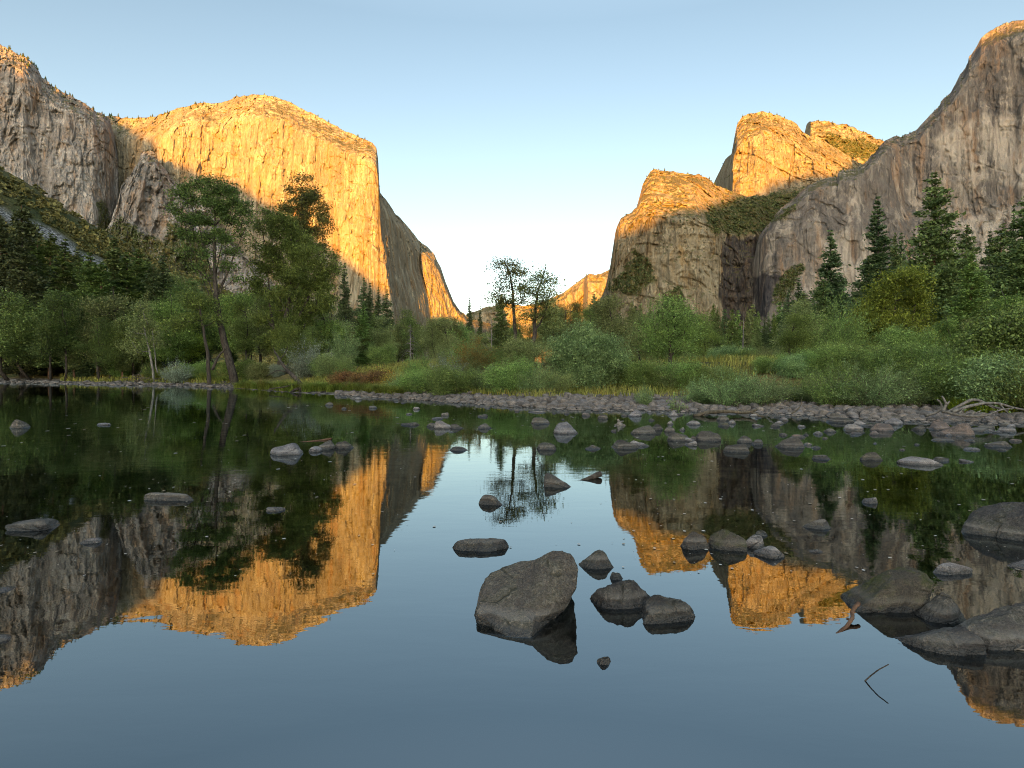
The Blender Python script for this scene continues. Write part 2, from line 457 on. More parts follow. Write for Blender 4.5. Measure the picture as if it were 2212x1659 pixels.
cx = np.concatenate([[-13000, -6600], sh_pts[:, 0], [900, 2500, 9000]])
cz = np.concatenate([[900, sh_pts[0, 2] + 150], sh_pts[:, 2], [sh_pts[-1, 2] + 60, 1500, 900]])
rxs = np.linspace(-13000, 9000, 1500)
rz = np.interp(rxs, cx, cz) + fbm(np.stack([rxs / 90, 0 * rxs, 0 * rxs], -1), 3, 5) * 7
prof_t = np.array([-1.0, -0.7, -0.4, -0.2, -0.08, 0.0, 0.08, 0.2, 0.45, 0.75, 1.0])
prof_h = np.array([-0.02, 0.22, 0.55, 0.78, 0.92, 1.0, 0.92, 0.78, 0.45, 0.2, -0.02])
RV = np.zeros((len(prof_t), len(rxs), 3))
RV[..., 0] = rxs[None]
RV[..., 1] = -RB + prof_t[:, None] * 4200
RV[..., 2] = prof_h[:, None] * rz[None]
nn = fbm(RV / 300.0, 4, 77) * 90
nn[5] = 0
RV[..., 2] += nn * (1 - np.abs(prof_t))[:, None]
tag(link('shadow_ridge', mesh('shadow_ridge', RV.reshape(-1, 3), grid_faces(len(prof_t), len(rxs)), True, {}), M_left),
    'unseen granite ridge added behind the viewer to throw the evening shadow', 'ridge', None, 'structure')

# --- left green slope under the wall, with talus
hl_top = P_('-1200,180 -700,150 -350,220 -120,300 -60,335 0,363 47,387 98,422 156,461 187,480 219,498 266,519 301,543 332,559 420,600 520,640 640,680')
t_ = NT('slope')
p_ = t_.pos()
b1 = t_.noise(p_, 0.02, 5, 0.6)
b2 = t_.noise(p_, 0.15, 5, 0.7)
c_ = t_.mix(t_.ramp(b1, 0.35, 0.65), (0.060, 0.078, 0.027), (0.12, 0.105, 0.04))
c_ = t_.mix(t_.ramp(b2, 0.3, 0.7, 0.6, 0.0), c_, (0.012, 0.018, 0.008))
vo = t_.n('TexVoronoi', ins={'Vector': t_.scaled(p_, (0.35, 0.35, 0.6)), 'Scale': 1.0})
tal = t_.mix(t_.ramp(vo.outputs['Distance'], 0.2, 0.8), t_.mix(t_.n('SeparateColor', ins={0: vo.outputs['Color']}).outputs[0], (0.20, 0.20, 0.20), (0.46, 0.45, 0.43)), (0.06, 0.06, 0.06))
c_ = t_.mix(t_.math('MULTIPLY', t_.attr('pale'), 1.0), c_, tal)
M_slope = t_.done(t_.principled(c_, 0.95, t_.bump(t_.math('ADD', b2, vo.outputs['Distance']), 2.0), 0.1))
TALUS = [P_('-40,430 27,465 90,488 137,512 176,543 219,562 222,574 195,578 156,549 117,522 78,498 20,480'), P_('215,575 250,590 300,620 260,625')]
HL = cliff('green_slope', M_slope, hl_top, lambda X, Y: np.interp((800 - Y) / (800 - prof(hl_top, X)), [0, 1], [190, 1]) + np.interp(X, [-120, 0, 300, 640], [620, 680, 820, 900]) * ((800 - Y) / (800 - prof(hl_top, X))), 800, 260, 200,
           'brush covered slope with a band of grey talus below the shaded left wall', 83, 0.0, (0.97, 40.0), (10, 5, 2, 2), pale=TALUS, rough=1.5, back=(0.1, 500), xr=(-120, 640))
HL['o']['category'] = 'hillside'

# ------------------------------------------------------------------ valley floor and river
shore_img = P_('0,827 130,829 250,832 400,835 500,839 600,846 650,850 760,854 830,858 900,863 1000,869 1100,876 1200,881 1400,885 1600,888 1700,893 1900,904 2050,908 2212,911')
shore = np.array([on_water(x, y)[:2] for x, y in shore_img])
SHX = np.concatenate([[-900, -200], shore[:, 0], [40, 120, 400]])
SHY = np.concatenate([[240, 128], shore[:, 1], [13, 5, -10]])
BARX = np.array([-90, -40, -27, -15, -8, -3, 1, 6, 12, 18, 60])
BARW = np.array([3.0, 2.2, 0.7, 0.4, 1.0, 2.2, 3.8, 4.3, 3.4, 3.2, 3.0])

def ground(X, Y):
    X = np.asarray(X, float); Y = np.asarray(Y, float)
    ys = np.interp(X, SHX, SHY)
    s = (Y - ys) * np.interp(X, [-80, -30, -10, 0, 20], [0.78, 0.6, 0.7, 0.85, 0.8])
    w = np.interp(X, BARX, BARW)
    P3 = np.stack([X, Y, 0 * X], -1)
    n = fbm(P3 / 4.0, 4, 101)
    s = s + n * 0.35
    z = np.where(s < 0, -0.65 * (1 - np.exp(np.minimum(s, 0) / 3.0)), 0.055 * np.minimum(np.maximum(s, 0), w))
    b = np.maximum(s - w, 0)
    z = z + 1.95 * smooth(0, 11, b) + 0.004 * np.minimum(np.maximum(b - 11, 0), 400) + 0.22 * n * smooth(0.0, 3.0, b)
    near = np.maximum(-2.6 - Y + n * 0.4, 0)
    z = np.where(Y < 1.0, np.maximum(z, -0.65 + 1.5 * smooth(-1.2, 6, -Y + n * .3) + 0.02 * near), z)
    bed = fbm(P3 / 0.8, 3, 131) * 0.10
    return z + bed * smooth(0.5, -1, s)

def axis(parts):
    out = [np.arange(*parts[0])]
    for p in parts[1:]:
        out.append(np.arange(*p))
    return np.unique(np.round(np.concatenate(out), 3))
gx = axis([(-9000, -1500, 500), (-1500, -300, 60), (-300, -90, 6), (-90, -30, 0.8), (-30, 24, 0.3), (24, 90, 1.5), (90, 300, 8), (300, 1500, 60), (1500, 9001, 500)])
gy = axis([(-5000, -400, 300), (-400, -30, 20), (-30, -5, 1.0), (-5, 45, 0.3), (45, 100, 0.8), (100, 300, 5), (300, 1500, 50), (1500, 12001, 500)])
GX, GY = np.meshgrid(gx, gy)
GZ = ground(GX, GY)
t_ = NT('ground')
p_ = t_.pos()
z_ = t_.n('SeparateXYZ', ins={0: p_}).outputs['Z']
n1 = t_.noise(p_, 0.25, 5, 0.6)
n2 = t_.noise(p_, 3.0, 5, 0.7)
soil = t_.mix(t_.ramp(n1, 0.4, 0.62), (0.055, 0.06, 0.02), (0.20, 0.15, 0.055))
soil = t_.mix(t_.ramp(n2, 0.3, 0.7, 0.5, 0.0), soil, (0.03, 0.025, 0.012))
vo = t_.n('TexVoronoi', ins={'Vector': p_, 'Scale': 3.4})
vc = t_.n('SeparateColor', ins={0: vo.outputs['Color']})
stones = t_.mix(vc.outputs[0], (0.13, 0.115, 0.10), (0.30, 0.265, 0.23))
stones = t_.mix(t_.ramp(vo.outputs['Distance'], 0.25, 0.75), stones, (0.03, 0.025, 0.02))
vb = t_.n('TexVoronoi', ins={'Vector': p_, 'Scale': 2.2})
bedc = t_.mix(t_.n('SeparateColor', ins={0: vb.outputs['Color']}).outputs[1], (0.10, 0.075, 0.04), (0.26, 0.20, 0.12))
bedc = t_.mix(t_.ramp(vb.outputs['Distance'], 0.2, 0.8), bedc, (0.03, 0.025, 0.012))
col = t_.mix(t_.ramp(z_, 0.28, 0.55), stones, soil)
col = t_.mix(t_.ramp(z_, 0.03, -0.06), col, bedc)
M_ground = t_.done(t_.principled(col, 0.95, t_.bump(t_.math('ADD', vo.outputs['Distance'], n2), 0.08), 0.1))
tag(link('ground', mesh('ground', np.stack([GX, GY, GZ], -1).reshape(-1, 3), grid_faces(len(gy), len(gx)), True), M_ground), 'valley floor with river bed, cobble bar and grassy banks', 'ground', None, 'structure')

t_ = NT('river_water')
p_ = t_.pos()
yv = t_.n('SeparateXYZ', ins={0: p_})
big = t_.noise(t_.scaled(p_, (0.55, 1.3, 1)), 1.0, 3, 0.5, 0.2)
mid = t_.noise(t_.scaled(p_, (2.2, 6.0, 1), (4, 9, 0)), 1.0, 3, 0.5, 0.3)
fin = t_.noise(t_.scaled(p_, (9.0, 22.0, 1), (4, 1, 0)), 1.0, 2, 0.5, 0.2)
patch = t_.ramp(t_.noise(t_.scaled(p_, (0.10, 0.25, 1), (7, 2.3, 0)), 1.0, 3, 0.6, 0.5), 0.42, 0.66)
far = t_.ramp(yv.outputs['Y'], 3.0, 14.0)
amt = t_.math('ADD', 0.25, t_.math('MULTIPLY', t_.math('MULTIPLY', patch, 1.6), far))
h = t_.math('ADD', t_.math('MULTIPLY', big, 0.5), t_.math('MULTIPLY', t_.math('ADD', t_.math('MULTIPLY', mid, 0.42), t_.math('MULTIPLY', fin, 0.10)), amt))
nrm = t_.bump(h, 0.0032)
fr = t_.n('Fresnel', ins={'IOR': 3.0, 'Normal': nrm}).outputs[0]
gl = t_.n('BsdfGlossy', ins={'Color': (0.85, 0.95, 1.0), 'Roughness': 0.0, 'Normal': nrm}).outputs[0]
tr = t_.n('BsdfTransparent', ins={'Color': (0.36, 0.43, 0.40)}).outputs[0]
ms = t_.n('MixShader', ins={0: fr})
t_.t.links.new(tr, ms.inputs[1]); t_.t.links.new(gl, ms.inputs[2])
M_water = t_.done(ms.outputs[0])
wv = np.array([[-900, -30, 0], [400, -30, 0], [400, 300, 0], [-900, 300, 0]], float)
tag(link('river_water', mesh('river_water', wv, np.array([[0, 1, 2, 3]])), M_water), 'still dark river mirroring the cliffs and the sky', 'water', None, 'structure')
# ------------------------------------------------------------------ foliage and bark materials
def leaf_material(name, a, b, yellow=None, trans=0.35, clump=0.35, rough=0.6):
    t = NT(name)
    p = t.pos()
    oi = t.n('ObjectInfo').outputs['Random']
    n1 = t.noise(p, clump, 3, 0.6)
    ri = t.n('NewGeometry').outputs['Random Per Island']
    col = t.mix(t.ramp(n1, 0.35, 0.65), a, b)
    col = t.mix(t.math('MULTIPLY', ri, 0.5), col, tuple(min(1, c * 1.7) for c in b))
    if yellow is not None:
        col = t.mix(t.math('MULTIPLY', t.ramp(t.noise(p, 0.5, 2, 0.5), 0.55, 0.70), t.ramp(ri, 0.2, 0.9)), col, yellow)
    h = t.n('HueSaturation', ins={'Hue': t.ramp(oi, 0, 1, 0.485, 0.512), 'Saturation': 1.05, 'Value': t.math('MULTIPLY', t.ramp(oi, 0, 1, 0.8, 1.2), t.ramp(t.math('FRACT', t.math('MULTIPLY', ri, 7.31)), 0.0, 1.0, 0.55, 1.4)), 'Color': col}).outputs[0]
    d = t.principled(h, rough, None, 0.25)
    tr = t.n('BsdfTranslucent', ins={'Color': h}).outputs[0]
    m = t.n('MixShader', ins={0: trans})
    t.t.links.new(d, m.inputs[1]); t.t.links.new(tr, m.inputs[2])
    return t.done(m.outputs[0])

M_pine = leaf_material('pine_needles', (0.060, 0.090, 0.031), (0.122, 0.157, 0.052), trans=0.15)
M_fir = leaf_material('fir_needles', (0.042, 0.066, 0.027), (0.085, 0.115, 0.045), trans=0.15)
M_oak = leaf_material('broad_leaves', (0.081, 0.122, 0.032), (0.168, 0.220, 0.056), trans=0.35)
M_dark = leaf_material('dark_leaves', (0.058, 0.074, 0.023), (0.124, 0.124, 0.036), trans=0.30)
M_yel = leaf_material('yellow_green_leaves', (0.120, 0.160, 0.026), (0.205, 0.250, 0.045), trans=0.35, clump=0.9)
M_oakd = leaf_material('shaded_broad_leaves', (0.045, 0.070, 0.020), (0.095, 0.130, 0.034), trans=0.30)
M_wil = leaf_material('willow_leaves', (0.081, 0.130, 0.049), (0.191, 0.267, 0.107), trans=0.20, clump=1.1)
M_wil2 = leaf_material('green_willow_leaves', (0.072, 0.116, 0.032), (0.174, 0.249, 0.070), trans=0.22, clump=0.9)
M_grey = leaf_material('grey_willow_leaves', (0.149, 0.182, 0.121), (0.230, 0.270, 0.196), trans=0.25)
M_autumn = leaf_material('autumn_leaves', (0.13, 0.125, 0.038), (0.30, 0.19, 0.045), trans=0.35)
M_red = leaf_material('red_leaves', (0.085, 0.066, 0.026), (0.17, 0.085, 0.036), trans=0.30)
M_olive = leaf_material('olive_leaves', (0.111, 0.138, 0.050), (0.201, 0.230, 0.086), trans=0.30)

def bark_material(name, a, b, s=1.0):
    t = NT(name)
    p = t.pos()
    n = t.noise(t.scaled(p, (9 * s, 9 * s, 2.2 * s)), 1.0, 5, 0.65, 0.4)
    n2 = t.noise(p, 0.9, 3, 0.5)
    c = t.mix(t.ramp(n, 0.35, 0.65), a, b)
    c = t.mix(t.ramp(n2, 0.5, 0.7, 0, 0.5), c, tuple(x * 0.6 for x in a))
    return t.done(t.principled(c, 0.9, t.bump(n, 0.03), 0.15))
M_bark = bark_material('dark_bark', (0.030, 0.024, 0.019), (0.085, 0.070, 0.056))
M_pbark = bark_material('pine_bark', (0.070, 0.040, 0.026), (0.17, 0.095, 0.058))
M_gbark = bark_material('grey_dead_wood', (0.10, 0.09, 0.078), (0.21, 0.19, 0.165))
M_twig = bark_material('willow_stems', (0.06, 0.05, 0.035), (0.14, 0.115, 0.08))
M_pale = bark_material('pale_bark', (0.13, 0.12, 0.10), (0.26, 0.24, 0.21))

# ------------------------------------------------------------------ geometry builders
def tubes(segs, sides=5):
    """segs: arrays p0, p1, r0, r1 -> vertices and quads of tapered tubes"""
    p0, p1, r0, r1 = [np.asarray(a, float) for a in segs]
    d = p1 - p0
    L = np.linalg.norm(d, axis=1)[:, None] + 1e-9
    d = d / L
    up = np.where(np.abs(d[:, 2:3]) > 0.9, np.array([[1.0, 0, 0]]), np.array([[0, 0, 1.0]]))
    u = np.cross(d, up); u /= np.linalg.norm(u, axis=1)[:, None]
    w = np.cross(d, u)
    a = np.arange(sides) * 2 * math.pi / sides
    ring = u[:, None] * np.cos(a)[None, :, None] + w[:, None] * np.sin(a)[None, :, None]
    ext = (d * np.minimum(r1[:, None] * 0.5, 0.3 * L))[:, None]
    A = p0[:, None] + ring * r0[:, None, None] - ext * 0.5
    B = p1[:, None] + ring * r1[:, None, None] + ext
    V = np.concatenate([A, B], 1).reshape(-1, 3)
    n = len(p0)
    k = np.arange(sides)
    q = np.stack([k, (k + 1) % sides, (k + 1) % sides + sides, k + sides], -1)
    Fq = (np.arange(n)[:, None, None] * 2 * sides + q[None]).reshape(-1, 4)
    return V, Fq

def tube_path(pts, radii, sides=8, rough=0.0, seed=0):
    """one continuous skin along a path, closed with a small tip"""
    pts = np.asarray(pts, float); radii = np.asarray(radii, float)
    n = len(pts)
    d = np.gradient(pts, axis=0)
    d /= np.linalg.norm(d, axis=1)[:, None] + 1e-9
    u = np.cross(d, np.array([0.31, 0.17, 0.93])); u /= np.linalg.norm(u, axis=1)[:, None] + 1e-9
    w = np.cross(d, u)
    a = np.arange(sides) * 2 * math.pi / sides
    ring = u[:, None] * np.cos(a)[None, :, None] + w[:, None] * np.sin(a)[None, :, None]
    rr = radii[:, None] * np.ones(sides)[None]
    if rough:
        q = pts[:, None] + ring * radii[:, None, None]
        rr = rr * (1 + rough * fbm(q / (radii.max() * 1.2), 3, seed))
    V = (pts[:, None] + ring * rr[..., None]).reshape(-1, 3)
    i = np.arange(n - 1)[:, None] * sides
    k = np.arange(sides)[None]
    Fq = np.stack([i + k, i + (k + 1) % sides, i + sides + (k + 1) % sides, i + sides + k], -1).reshape(-1, 4)
    caps = np.stack([np.arange(sides), (np.arange(sides))], 0)
    V = np.concatenate([V, pts[:1], pts[-1:]])
    c0, c1 = n * sides, n * sides + 1
    kk = np.arange(sides)
    T = np.concatenate([np.stack([np.full(sides, c0), (kk + 1) % sides, kk], -1),
                        np.stack([np.full(sides, c1), (n - 1) * sides + kk, (n - 1) * sides + (kk + 1) % sides], -1)])
    return V, Fq, T

def curve_pts(pts, n=24, wob=0.0, seed=0):
    pts = np.asarray(pts, float)
    s = np.concatenate([[0], np.cumsum(np.linalg.norm(np.diff(pts, axis=0), axis=1))])
    t = np.linspace(0, s[-1], n)
    # smooth through a Catmull-like resample
    out = np.stack([np.interp(t, s, pts[:, k]) for k in range(3)], -1)
    for _ in range(2):
        out[1:-1] = 0.25 * out[:-2] + 0.5 * out[1:-1] + 0.25 * out[2:]
    if wob:
        out = out + wob * np.stack([vnoise(np.stack([t * 1.3, 0 * t + k, 0 * t + seed], -1), seed + k) for k in range(3)], -1)
    return out

def leaves(cent, size, aspect, rng, dirs=None, spread=1.0, sizevar=0.35):
    """rhombus leaves around the given centres; dirs = preferred long axis"""
    n = len(cent)
    a = rng.normal(size=(n, 3))
    if dirs is not None:
        a = dirs + spread * a * 0.6
    a /= np.linalg.norm(a, axis=1)[:, None] + 1e-9
    b = np.cross(a, rng.normal(size=(n, 3)))
    b /= np.linalg.norm(b, axis=1)[:, None] + 1e-9
    s = size * (1 + sizevar * rng.normal(size=(n, 1))).clip(0.4, 2.0)
    A = a * s; B = b * s * aspect
    V = np.stack([cent - A * 0.5, cent + B * 0.5 - A * 0.05, cent + A * 0.5, cent - B * 0.5 - A * 0.05], 1).reshape(-1, 3)
    return V, np.arange(4 * n).reshape(-1, 4)

def join(parts):
    Vs, Q, T, o = [], [], [], 0
    for p in parts:
        Vs.append(p[0])
        for f in p[1:]:
            (Q if f.shape[1] == 4 else T).append(f + o)
        o += len(p[0])
    return np.concatenate(Vs), [np.concatenate(x) for x in (Q, T) if x]

def grow(targets, trunk, rng, tip=0.012, power=0.46, step=0.55, bias=0.6):
    """limbs that reach every target point from a trunk path; returns tube segments"""
    nodes = [np.array(p, float) for p in trunk]
    par = [-1] + list(range(len(trunk) - 1))
    ntr = len(trunk)
    base = np.array(trunk)
    order = np.argsort([np.min(np.linalg.norm(base - q, axis=1)) for q in targets])
    leaf_nodes = []
    for q in targets[order]:
        N = np.array(nodes)
        dv = q - N
        dist = np.linalg.norm(dv, axis=1)
        cost = dist + bias * np.maximum(-dv[:, 2], 0) * 2 + bias * np.maximum(np.hypot(dv[:, 0], dv[:, 1]) - dv[:, 2] * 1.5, 0) * 0.4
        cost[:max(1, int(ntr * 0.18))] += 6
        j = int(np.argmin(cost))
        k = max(1, int(dist[j] / step))
        prev = j
        st = N[j]
        for m in range(1, k + 1):
            f = m / k
            pos = st + (q - st) * f + np.array([0, 0, -0.10 * dist[j] * math.sin(f * math.pi)]) + rng.normal(size=3) * 0.07 * step * (m < k)
            nodes.append(pos); par.append(prev); prev = len(nodes) - 1
        leaf_nodes.append(prev)
    cnt = np.zeros(len(nodes))
    for l in leaf_nodes:
        cnt[l] += 1
    for i in range(len(nodes) - 1, 0, -1):
        cnt[par[i]] += cnt[i]
    N = np.array(nodes)
    r = tip * np.maximum(cnt, 1) ** power
    idx = np.array([i for i in range(len(nodes)) if par[i] >= 0 and not (i < ntr)])
    pr = np.array([par[i] for i in idx])
    rp = np.where(pr < ntr, np.minimum(r[pr], r[idx] * 1.35), r[pr])
    return (N[pr], N[idx], rp, r[idx]), r[:ntr]

def in_lobes(lobes, n, rng, shell=0.45):
    """points in a union of ellipsoids (cx,cy,cz,rx,ry,rz), denser near the surface"""
    v = np.array([l[3] * l[4] * l[5] for l in lobes]); v = v ** 0.8
    k = rng.choice(len(lobes), n, p=v / v.sum())
    d = rng.normal(size=(n, 3)); d /= np.linalg.norm(d, axis=1)[:, None]
    rad = rng.random(n) ** shell
    L = np.array(lobes)[k]
    return L[:, :3] + d * rad[:, None] * L[:, 3:]

def ragged(lobes, rng, lim=0.0):
    out = []
    for l in lobes:
        if l[3] < lim:
            out.append(tuple(l)); continue
        for k in range(4):
            d = rng.normal(size=3); d /= np.linalg.norm(d)
            f = rng.uniform(0.40, 0.68)
            o = rng.uniform(0.35, 0.78)
            out.append((l[0] + d[0] * l[3] * o, l[1] + d[1] * l[4] * o, l[2] + d[2] * l[5] * o, l[3] * f, l[4] * f, l[5] * f * 0.9))
    return out

def broadleaf(lobes, trunk, trunk_r, ncl, nleaf, lsize, seed, cl_r=0.55, aspect=0.55, tip=0.012, power=0.46, flat=0.6, extra=None, shell=0.45, rag=1.0):
    rng = np.random.default_rng(seed)
    tg = in_lobes(ragged(lobes, rng, rag), ncl, rng, shell)
    seg, _ = grow(tg, trunk, rng, tip, power)
    rad = np.interp(np.linspace(0, 1, len(trunk)), np.linspace(0, 1, len(trunk_r)), trunk_r)
    parts = [tube_path(trunk, rad, 9, 0.12, seed), tubes(seg, 4)]
    if extra:
        parts += extra
    wood = join(parts)
    m = rng.poisson(nleaf, ncl)
    sz = 0.7 + 0.6 * rng.random(ncl)
    c = np.repeat(tg, m, 0) + rng.normal(size=(m.sum(), 3)) * np.repeat(sz, m)[:, None] * cl_r * np.array([1, 1, flat])
    lf = leaves(c, lsize, aspect, rng, dirs=np.array([[0, 0, -0.25]]) + rng.normal(size=(len(c), 3)) * 0.5)
    return wood, join([lf])

def conifer(h, r0, crown0, rmax, nwh, per, seed, droop=0.15, up=0.25, clump=0.5, nsp=26, ssize=0.42, taper=1.0, irregular=0.3, trunk_r=None, gap=0.0):
    """trunk with whorls of branches; needles as sprays along the outer part of each branch"""
    rng = np.random.default_rng(seed)
    tr = trunk_r or h * 0.014
    zz = np.linspace(0, h, 14)
    off = np.cumsum(rng.normal(size=(14, 2)) * h * 0.0012, 0)
    trunk = np.concatenate([off, zz[:, None]], 1)
    parts = [tube_path(trunk, tr * (1 - zz / h) ** 0.8 + 0.012, 8, 0.1, seed)]
    P0, P1, R0, R1, sc, sd_ = [], [], [], [], [], []
    nwh = int(nwh * 1.25)
    for i in range(nwh):
        f = (i + rng.random() * 0.6) / nwh
        z = crown0 * h + (h * 0.992 - crown0 * h) * f
        prof_ = (1 - f) ** taper * (0.55 + 0.45 * min(1, f / 0.22)) * rmax + 0.12
        for j in range(max(3, int(per * (0.5 + 0.6 * (1 - f))))):
            if rng.random() < gap:
                continue
            az = rng.random() * 6.283
            L = prof_ * (1 + irregular * rng.normal() * 0.8)
            L = max(0.12, min(L, prof_ * 1.5))
            o = np.array([np.interp(z, zz, trunk[:, 0]), np.interp(z, zz, trunk[:, 1]), z])
            dirh = np.array([math.cos(az), math.sin(az), 0])
            sl = up * f - droop * (1 - f) + rng.normal() * 0.08
            ts = np.linspace(0, 1, 4)
            pts = o + dirh * (ts[:, None] * L) + np.array([0, 0, 1.0]) * (sl * ts + 0.14 * ts ** 2)[:, None] * L
            for k in range(3):
                P0.append(pts[k]); P1.append(pts[k + 1])
                rb = 0.010 * L + 0.008
                R0.append(rb * (1 - ts[k] * 0.8)); R1.append(rb * (1 - ts[k + 1] * 0.8))
            ns = max(8, int(4.2 * nsp * (L / rmax) ** 1.2))
            u = rng.random(ns) ** 0.65
            u = 0.12 + 0.9 * u
            cpt = np.stack([np.interp(u, ts, pts[:, a]) for a in range(3)], -1)
            wdt = clump * 0.36 * L * np.sin(np.clip(u, 0, 1) * 2.6 + 0.2) + 0.05
            cpt = cpt + rng.normal(size=(ns, 3)) * wdt[:, None] * np.array([1, 1, 0.45])
            sc.append(cpt)
            sd_.append(np.repeat((dirh * 0.9 + np.array([0, 0, 0.25]))[None], ns, 0))
    parts.append(tubes((P0, P1, R0, R1), 4))
    c = np.concatenate(sc); d = np.concatenate(sd_)
    lf = leaves(c, ssize * 0.88, 0.50, rng, d, 1.0)
    return join(parts), join([lf])

def willow(h, rad, nst, per, lsize, seed, aspect=0.26, arch=0.7, base_r=0.35, low=0.12):
    """many arching stems from the ground clad in narrow leaves"""
    rng = np.random.default_rng(seed)
    P0, P1, R0, R1, cs, ds = [], [], [], [], [], []
    for i in range(nst):
        az = rng.random() * 6.283
        lean = rng.random() ** 0.6
        L = h * (0.45 + 0.75 * rng.random() ** 1.6) * (1.05 - 0.35 * lean ** 2)
        b = np.array([math.cos(az), math.sin(az), 0]) * base_r * rng.random() * rad
        ts = np.linspace(0, 1, 7)
        out = rad * lean * (0.35 * ts + 0.65 * ts ** (1 + arch))
        pts = b + np.array([math.cos(az), math.sin(az), 0]) * out[:, None] + np.array([0, 0, 1.0]) * (L * (ts - 0.22 * lean * arch * ts ** 2.5))[:, None]
        pts[1:] += rng.normal(size=(6, 3)) * 0.035 * h * 0.5
        for k in range(6):
            P0.append(pts[k]); P1.append(pts[k + 1])
            R0.append(0.016 * (1 - ts[k] * 0.8)); R1.append(0.016 * (1 - ts[k + 1] * 0.8))
        nl = rng.poisson(per)
        u = low + (1.0 - low) * rng.random(nl) ** 0.75
        c = np.stack([np.interp(u, ts, pts[:, a]) for a in range(3)], -1)
        c += rng.normal(size=(nl, 3)) * (0.040 * h * (0.5 + 0.7 * np.sin(u * 2.8)))[:, None]
        dv = np.stack([np.gradient(pts[:, a])[np.clip((u * 6).astype(int), 0, 6)] for a in range(3)], -1)
        dv /= np.linalg.norm(dv, axis=1)[:, None] + 1e-9
        cs.append(c); ds.append(dv * 0.8)
    c = np.concatenate(cs)
    lf = leaves(c, lsize, aspect, rng, np.concatenate(ds), 1.0)
    return join([tubes((P0, P1, R0, R1), 4)]), join([lf])

PROTO = {}
def proto(key, built, wood_mat, leaf_mat, wname='trunk', lname='crown'):
    (wv, wf), (lv, lf) = built
    wm = mesh(key + '_' + wname, wv, wf)
    wm.materials.append(wood_mat)
    lm = mesh(key + '_' + lname, lv, lf, False)
    lm.materials.append(leaf_mat)
    PROTO[key] = (wm, lm, float(max(wv[:, 2].max(), lv[:, 2].max())), wname, lname, float(np.percentile(np.abs(lv[:, 0]), 98)))
    return key

_leafvar = {}
def plant(name, key, x, D, ytop, label, cat, group=None, width=None, rot=None, ybase=None, leaf=None, sink=0.05, at_xy=None, lean=None, rnd=random.Random(7)):
    """a plant standing at picture column x, D metres away, its top reaching picture row ytop"""
    wm, lm, ph, wname, lname, pr = PROTO[key]
    p = pt(x, 800, D) if at_xy is None else np.array([*at_xy, 0])
    z0 = float(ground(p[0], p[1])) - sink
    if ybase is not None:
        z0 = pt(x, ybase, D)[2]
    h = float(pt(x, ytop, D)[2]) - z0
    s = h / ph
    o = bpy.data.objects.new(name, None)
    o.empty_display_size = 0.2
    C.objects.link(o)
    o.location = (p[0], p[1], z0)
    sx = s if width is None else 0.5 * width / F * D / pr
    o.scale = (sx, sx, s)
    o.rotation_euler = (rnd.gauss(0, 0.012), lean or rnd.gauss(0, 0.012), rnd.random() * 6.28 if rot is None else rot)
    tag(o, label, cat, group)
    link(wname, wm, None, o)
    if leaf is not None:
        k = (lm.name, leaf.name)
        if k not in _leafvar:
            m2 = lm.copy(); m2.materials.clear(); m2.materials.append(leaf)
            _leafvar[k] = m2
        lm = _leafvar[k]
    link(lname, lm, None, o)
    return o
# ------------------------------------------------------------------ plant prototypes
def straight(h, n=8, wob=0.25, seed=0, lean=0.0):
    rng = np.random.default_rng(seed)
    z = np.linspace(0, h, n)
    xy = np.cumsum(rng.normal(size=(n, 2)) * wob, 0)
    xy[0] = 0
    xy[:, 0] += lean * z
    return np.concatenate([xy, z[:, None]], 1)

proto('pine_a', conifer(30, 0, 0.22, 3.4, 34, 7, 1, 0.18, 0.42, 0.8, 40, 0.50, 0.75, 0.36, gap=0.05), M_pbark, M_pine)
proto('pine_b', conifer(30, 0, 0.30, 3.9, 26, 6, 2, 0.10, 0.35, 0.9, 46, 0.55, 0.62, 0.42, gap=0.12), M_pbark, M_pine)
proto('pine_c', conifer(26, 0, 0.15, 3.2, 36, 7, 3, 0.20, 0.40, 0.8, 36, 0.48, 0.85, 0.30), M_pbark, M_pine)
proto('fir_a', conifer(28, 0, 0.06, 3.6, 44, 8, 4, 0.32, 0.25, 0.6, 34, 0.46, 1.0, 0.16), M_bark, M_fir)
proto('fir_b', conifer(26, 0, 0.05, 4.2, 38, 8, 5, 0.35, 0.28, 0.65, 38, 0.48, 0.95, 0.22), M_bark, M_fir)
proto('far_conifer', conifer(24, 0, 0.14, 3.0, 22, 6, 6, 0.25, 0.3, 0.9, 16, 0.85, 0.9, 0.25), M_pbark, M_fir)
proto('rim_conifer', conifer(14, 0, 0.10, 2.4, 9, 5, 7, 0.2, 0.2, 1.0, 6, 1.5, 0.8, 0.3), M_bark, M_pine)

proto('broad_a', broadleaf([(0, 0, 9, 3.6, 3.6, 4.2), (1.8, 0.5, 6.2, 2.8, 2.8, 2.8), (-1.8, -0.5, 6.8, 2.6, 2.6, 3.0), (0.3, 0, 12, 2.2, 2.2, 2.2), (0, 0, 4.2, 2.8, 2.8, 1.8)],
      straight(12.5, 9, 0.22, 3), [0.26, 0.20, 0.12, 0.04], 330, 62, 0.20, 11, 0.62), M_bark, M_oak)
proto('broad_b', broadleaf([(0.4, 0, 8, 3.0, 3.0, 4.6), (-1.2, 0.3, 10.5, 2.0, 2.0, 2.4), (1.5, 0, 5.0, 2.5, 2.5, 2.0), (-1.6, 0, 5.6, 2.2, 2.2, 2.0), (0, 0, 3.2, 2.6, 2.6, 1.5)],
      straight(12, 9, 0.26, 8), [0.22, 0.18, 0.10, 0.03], 300, 62, 0.20, 12, 0.62), M_bark, M_oak)
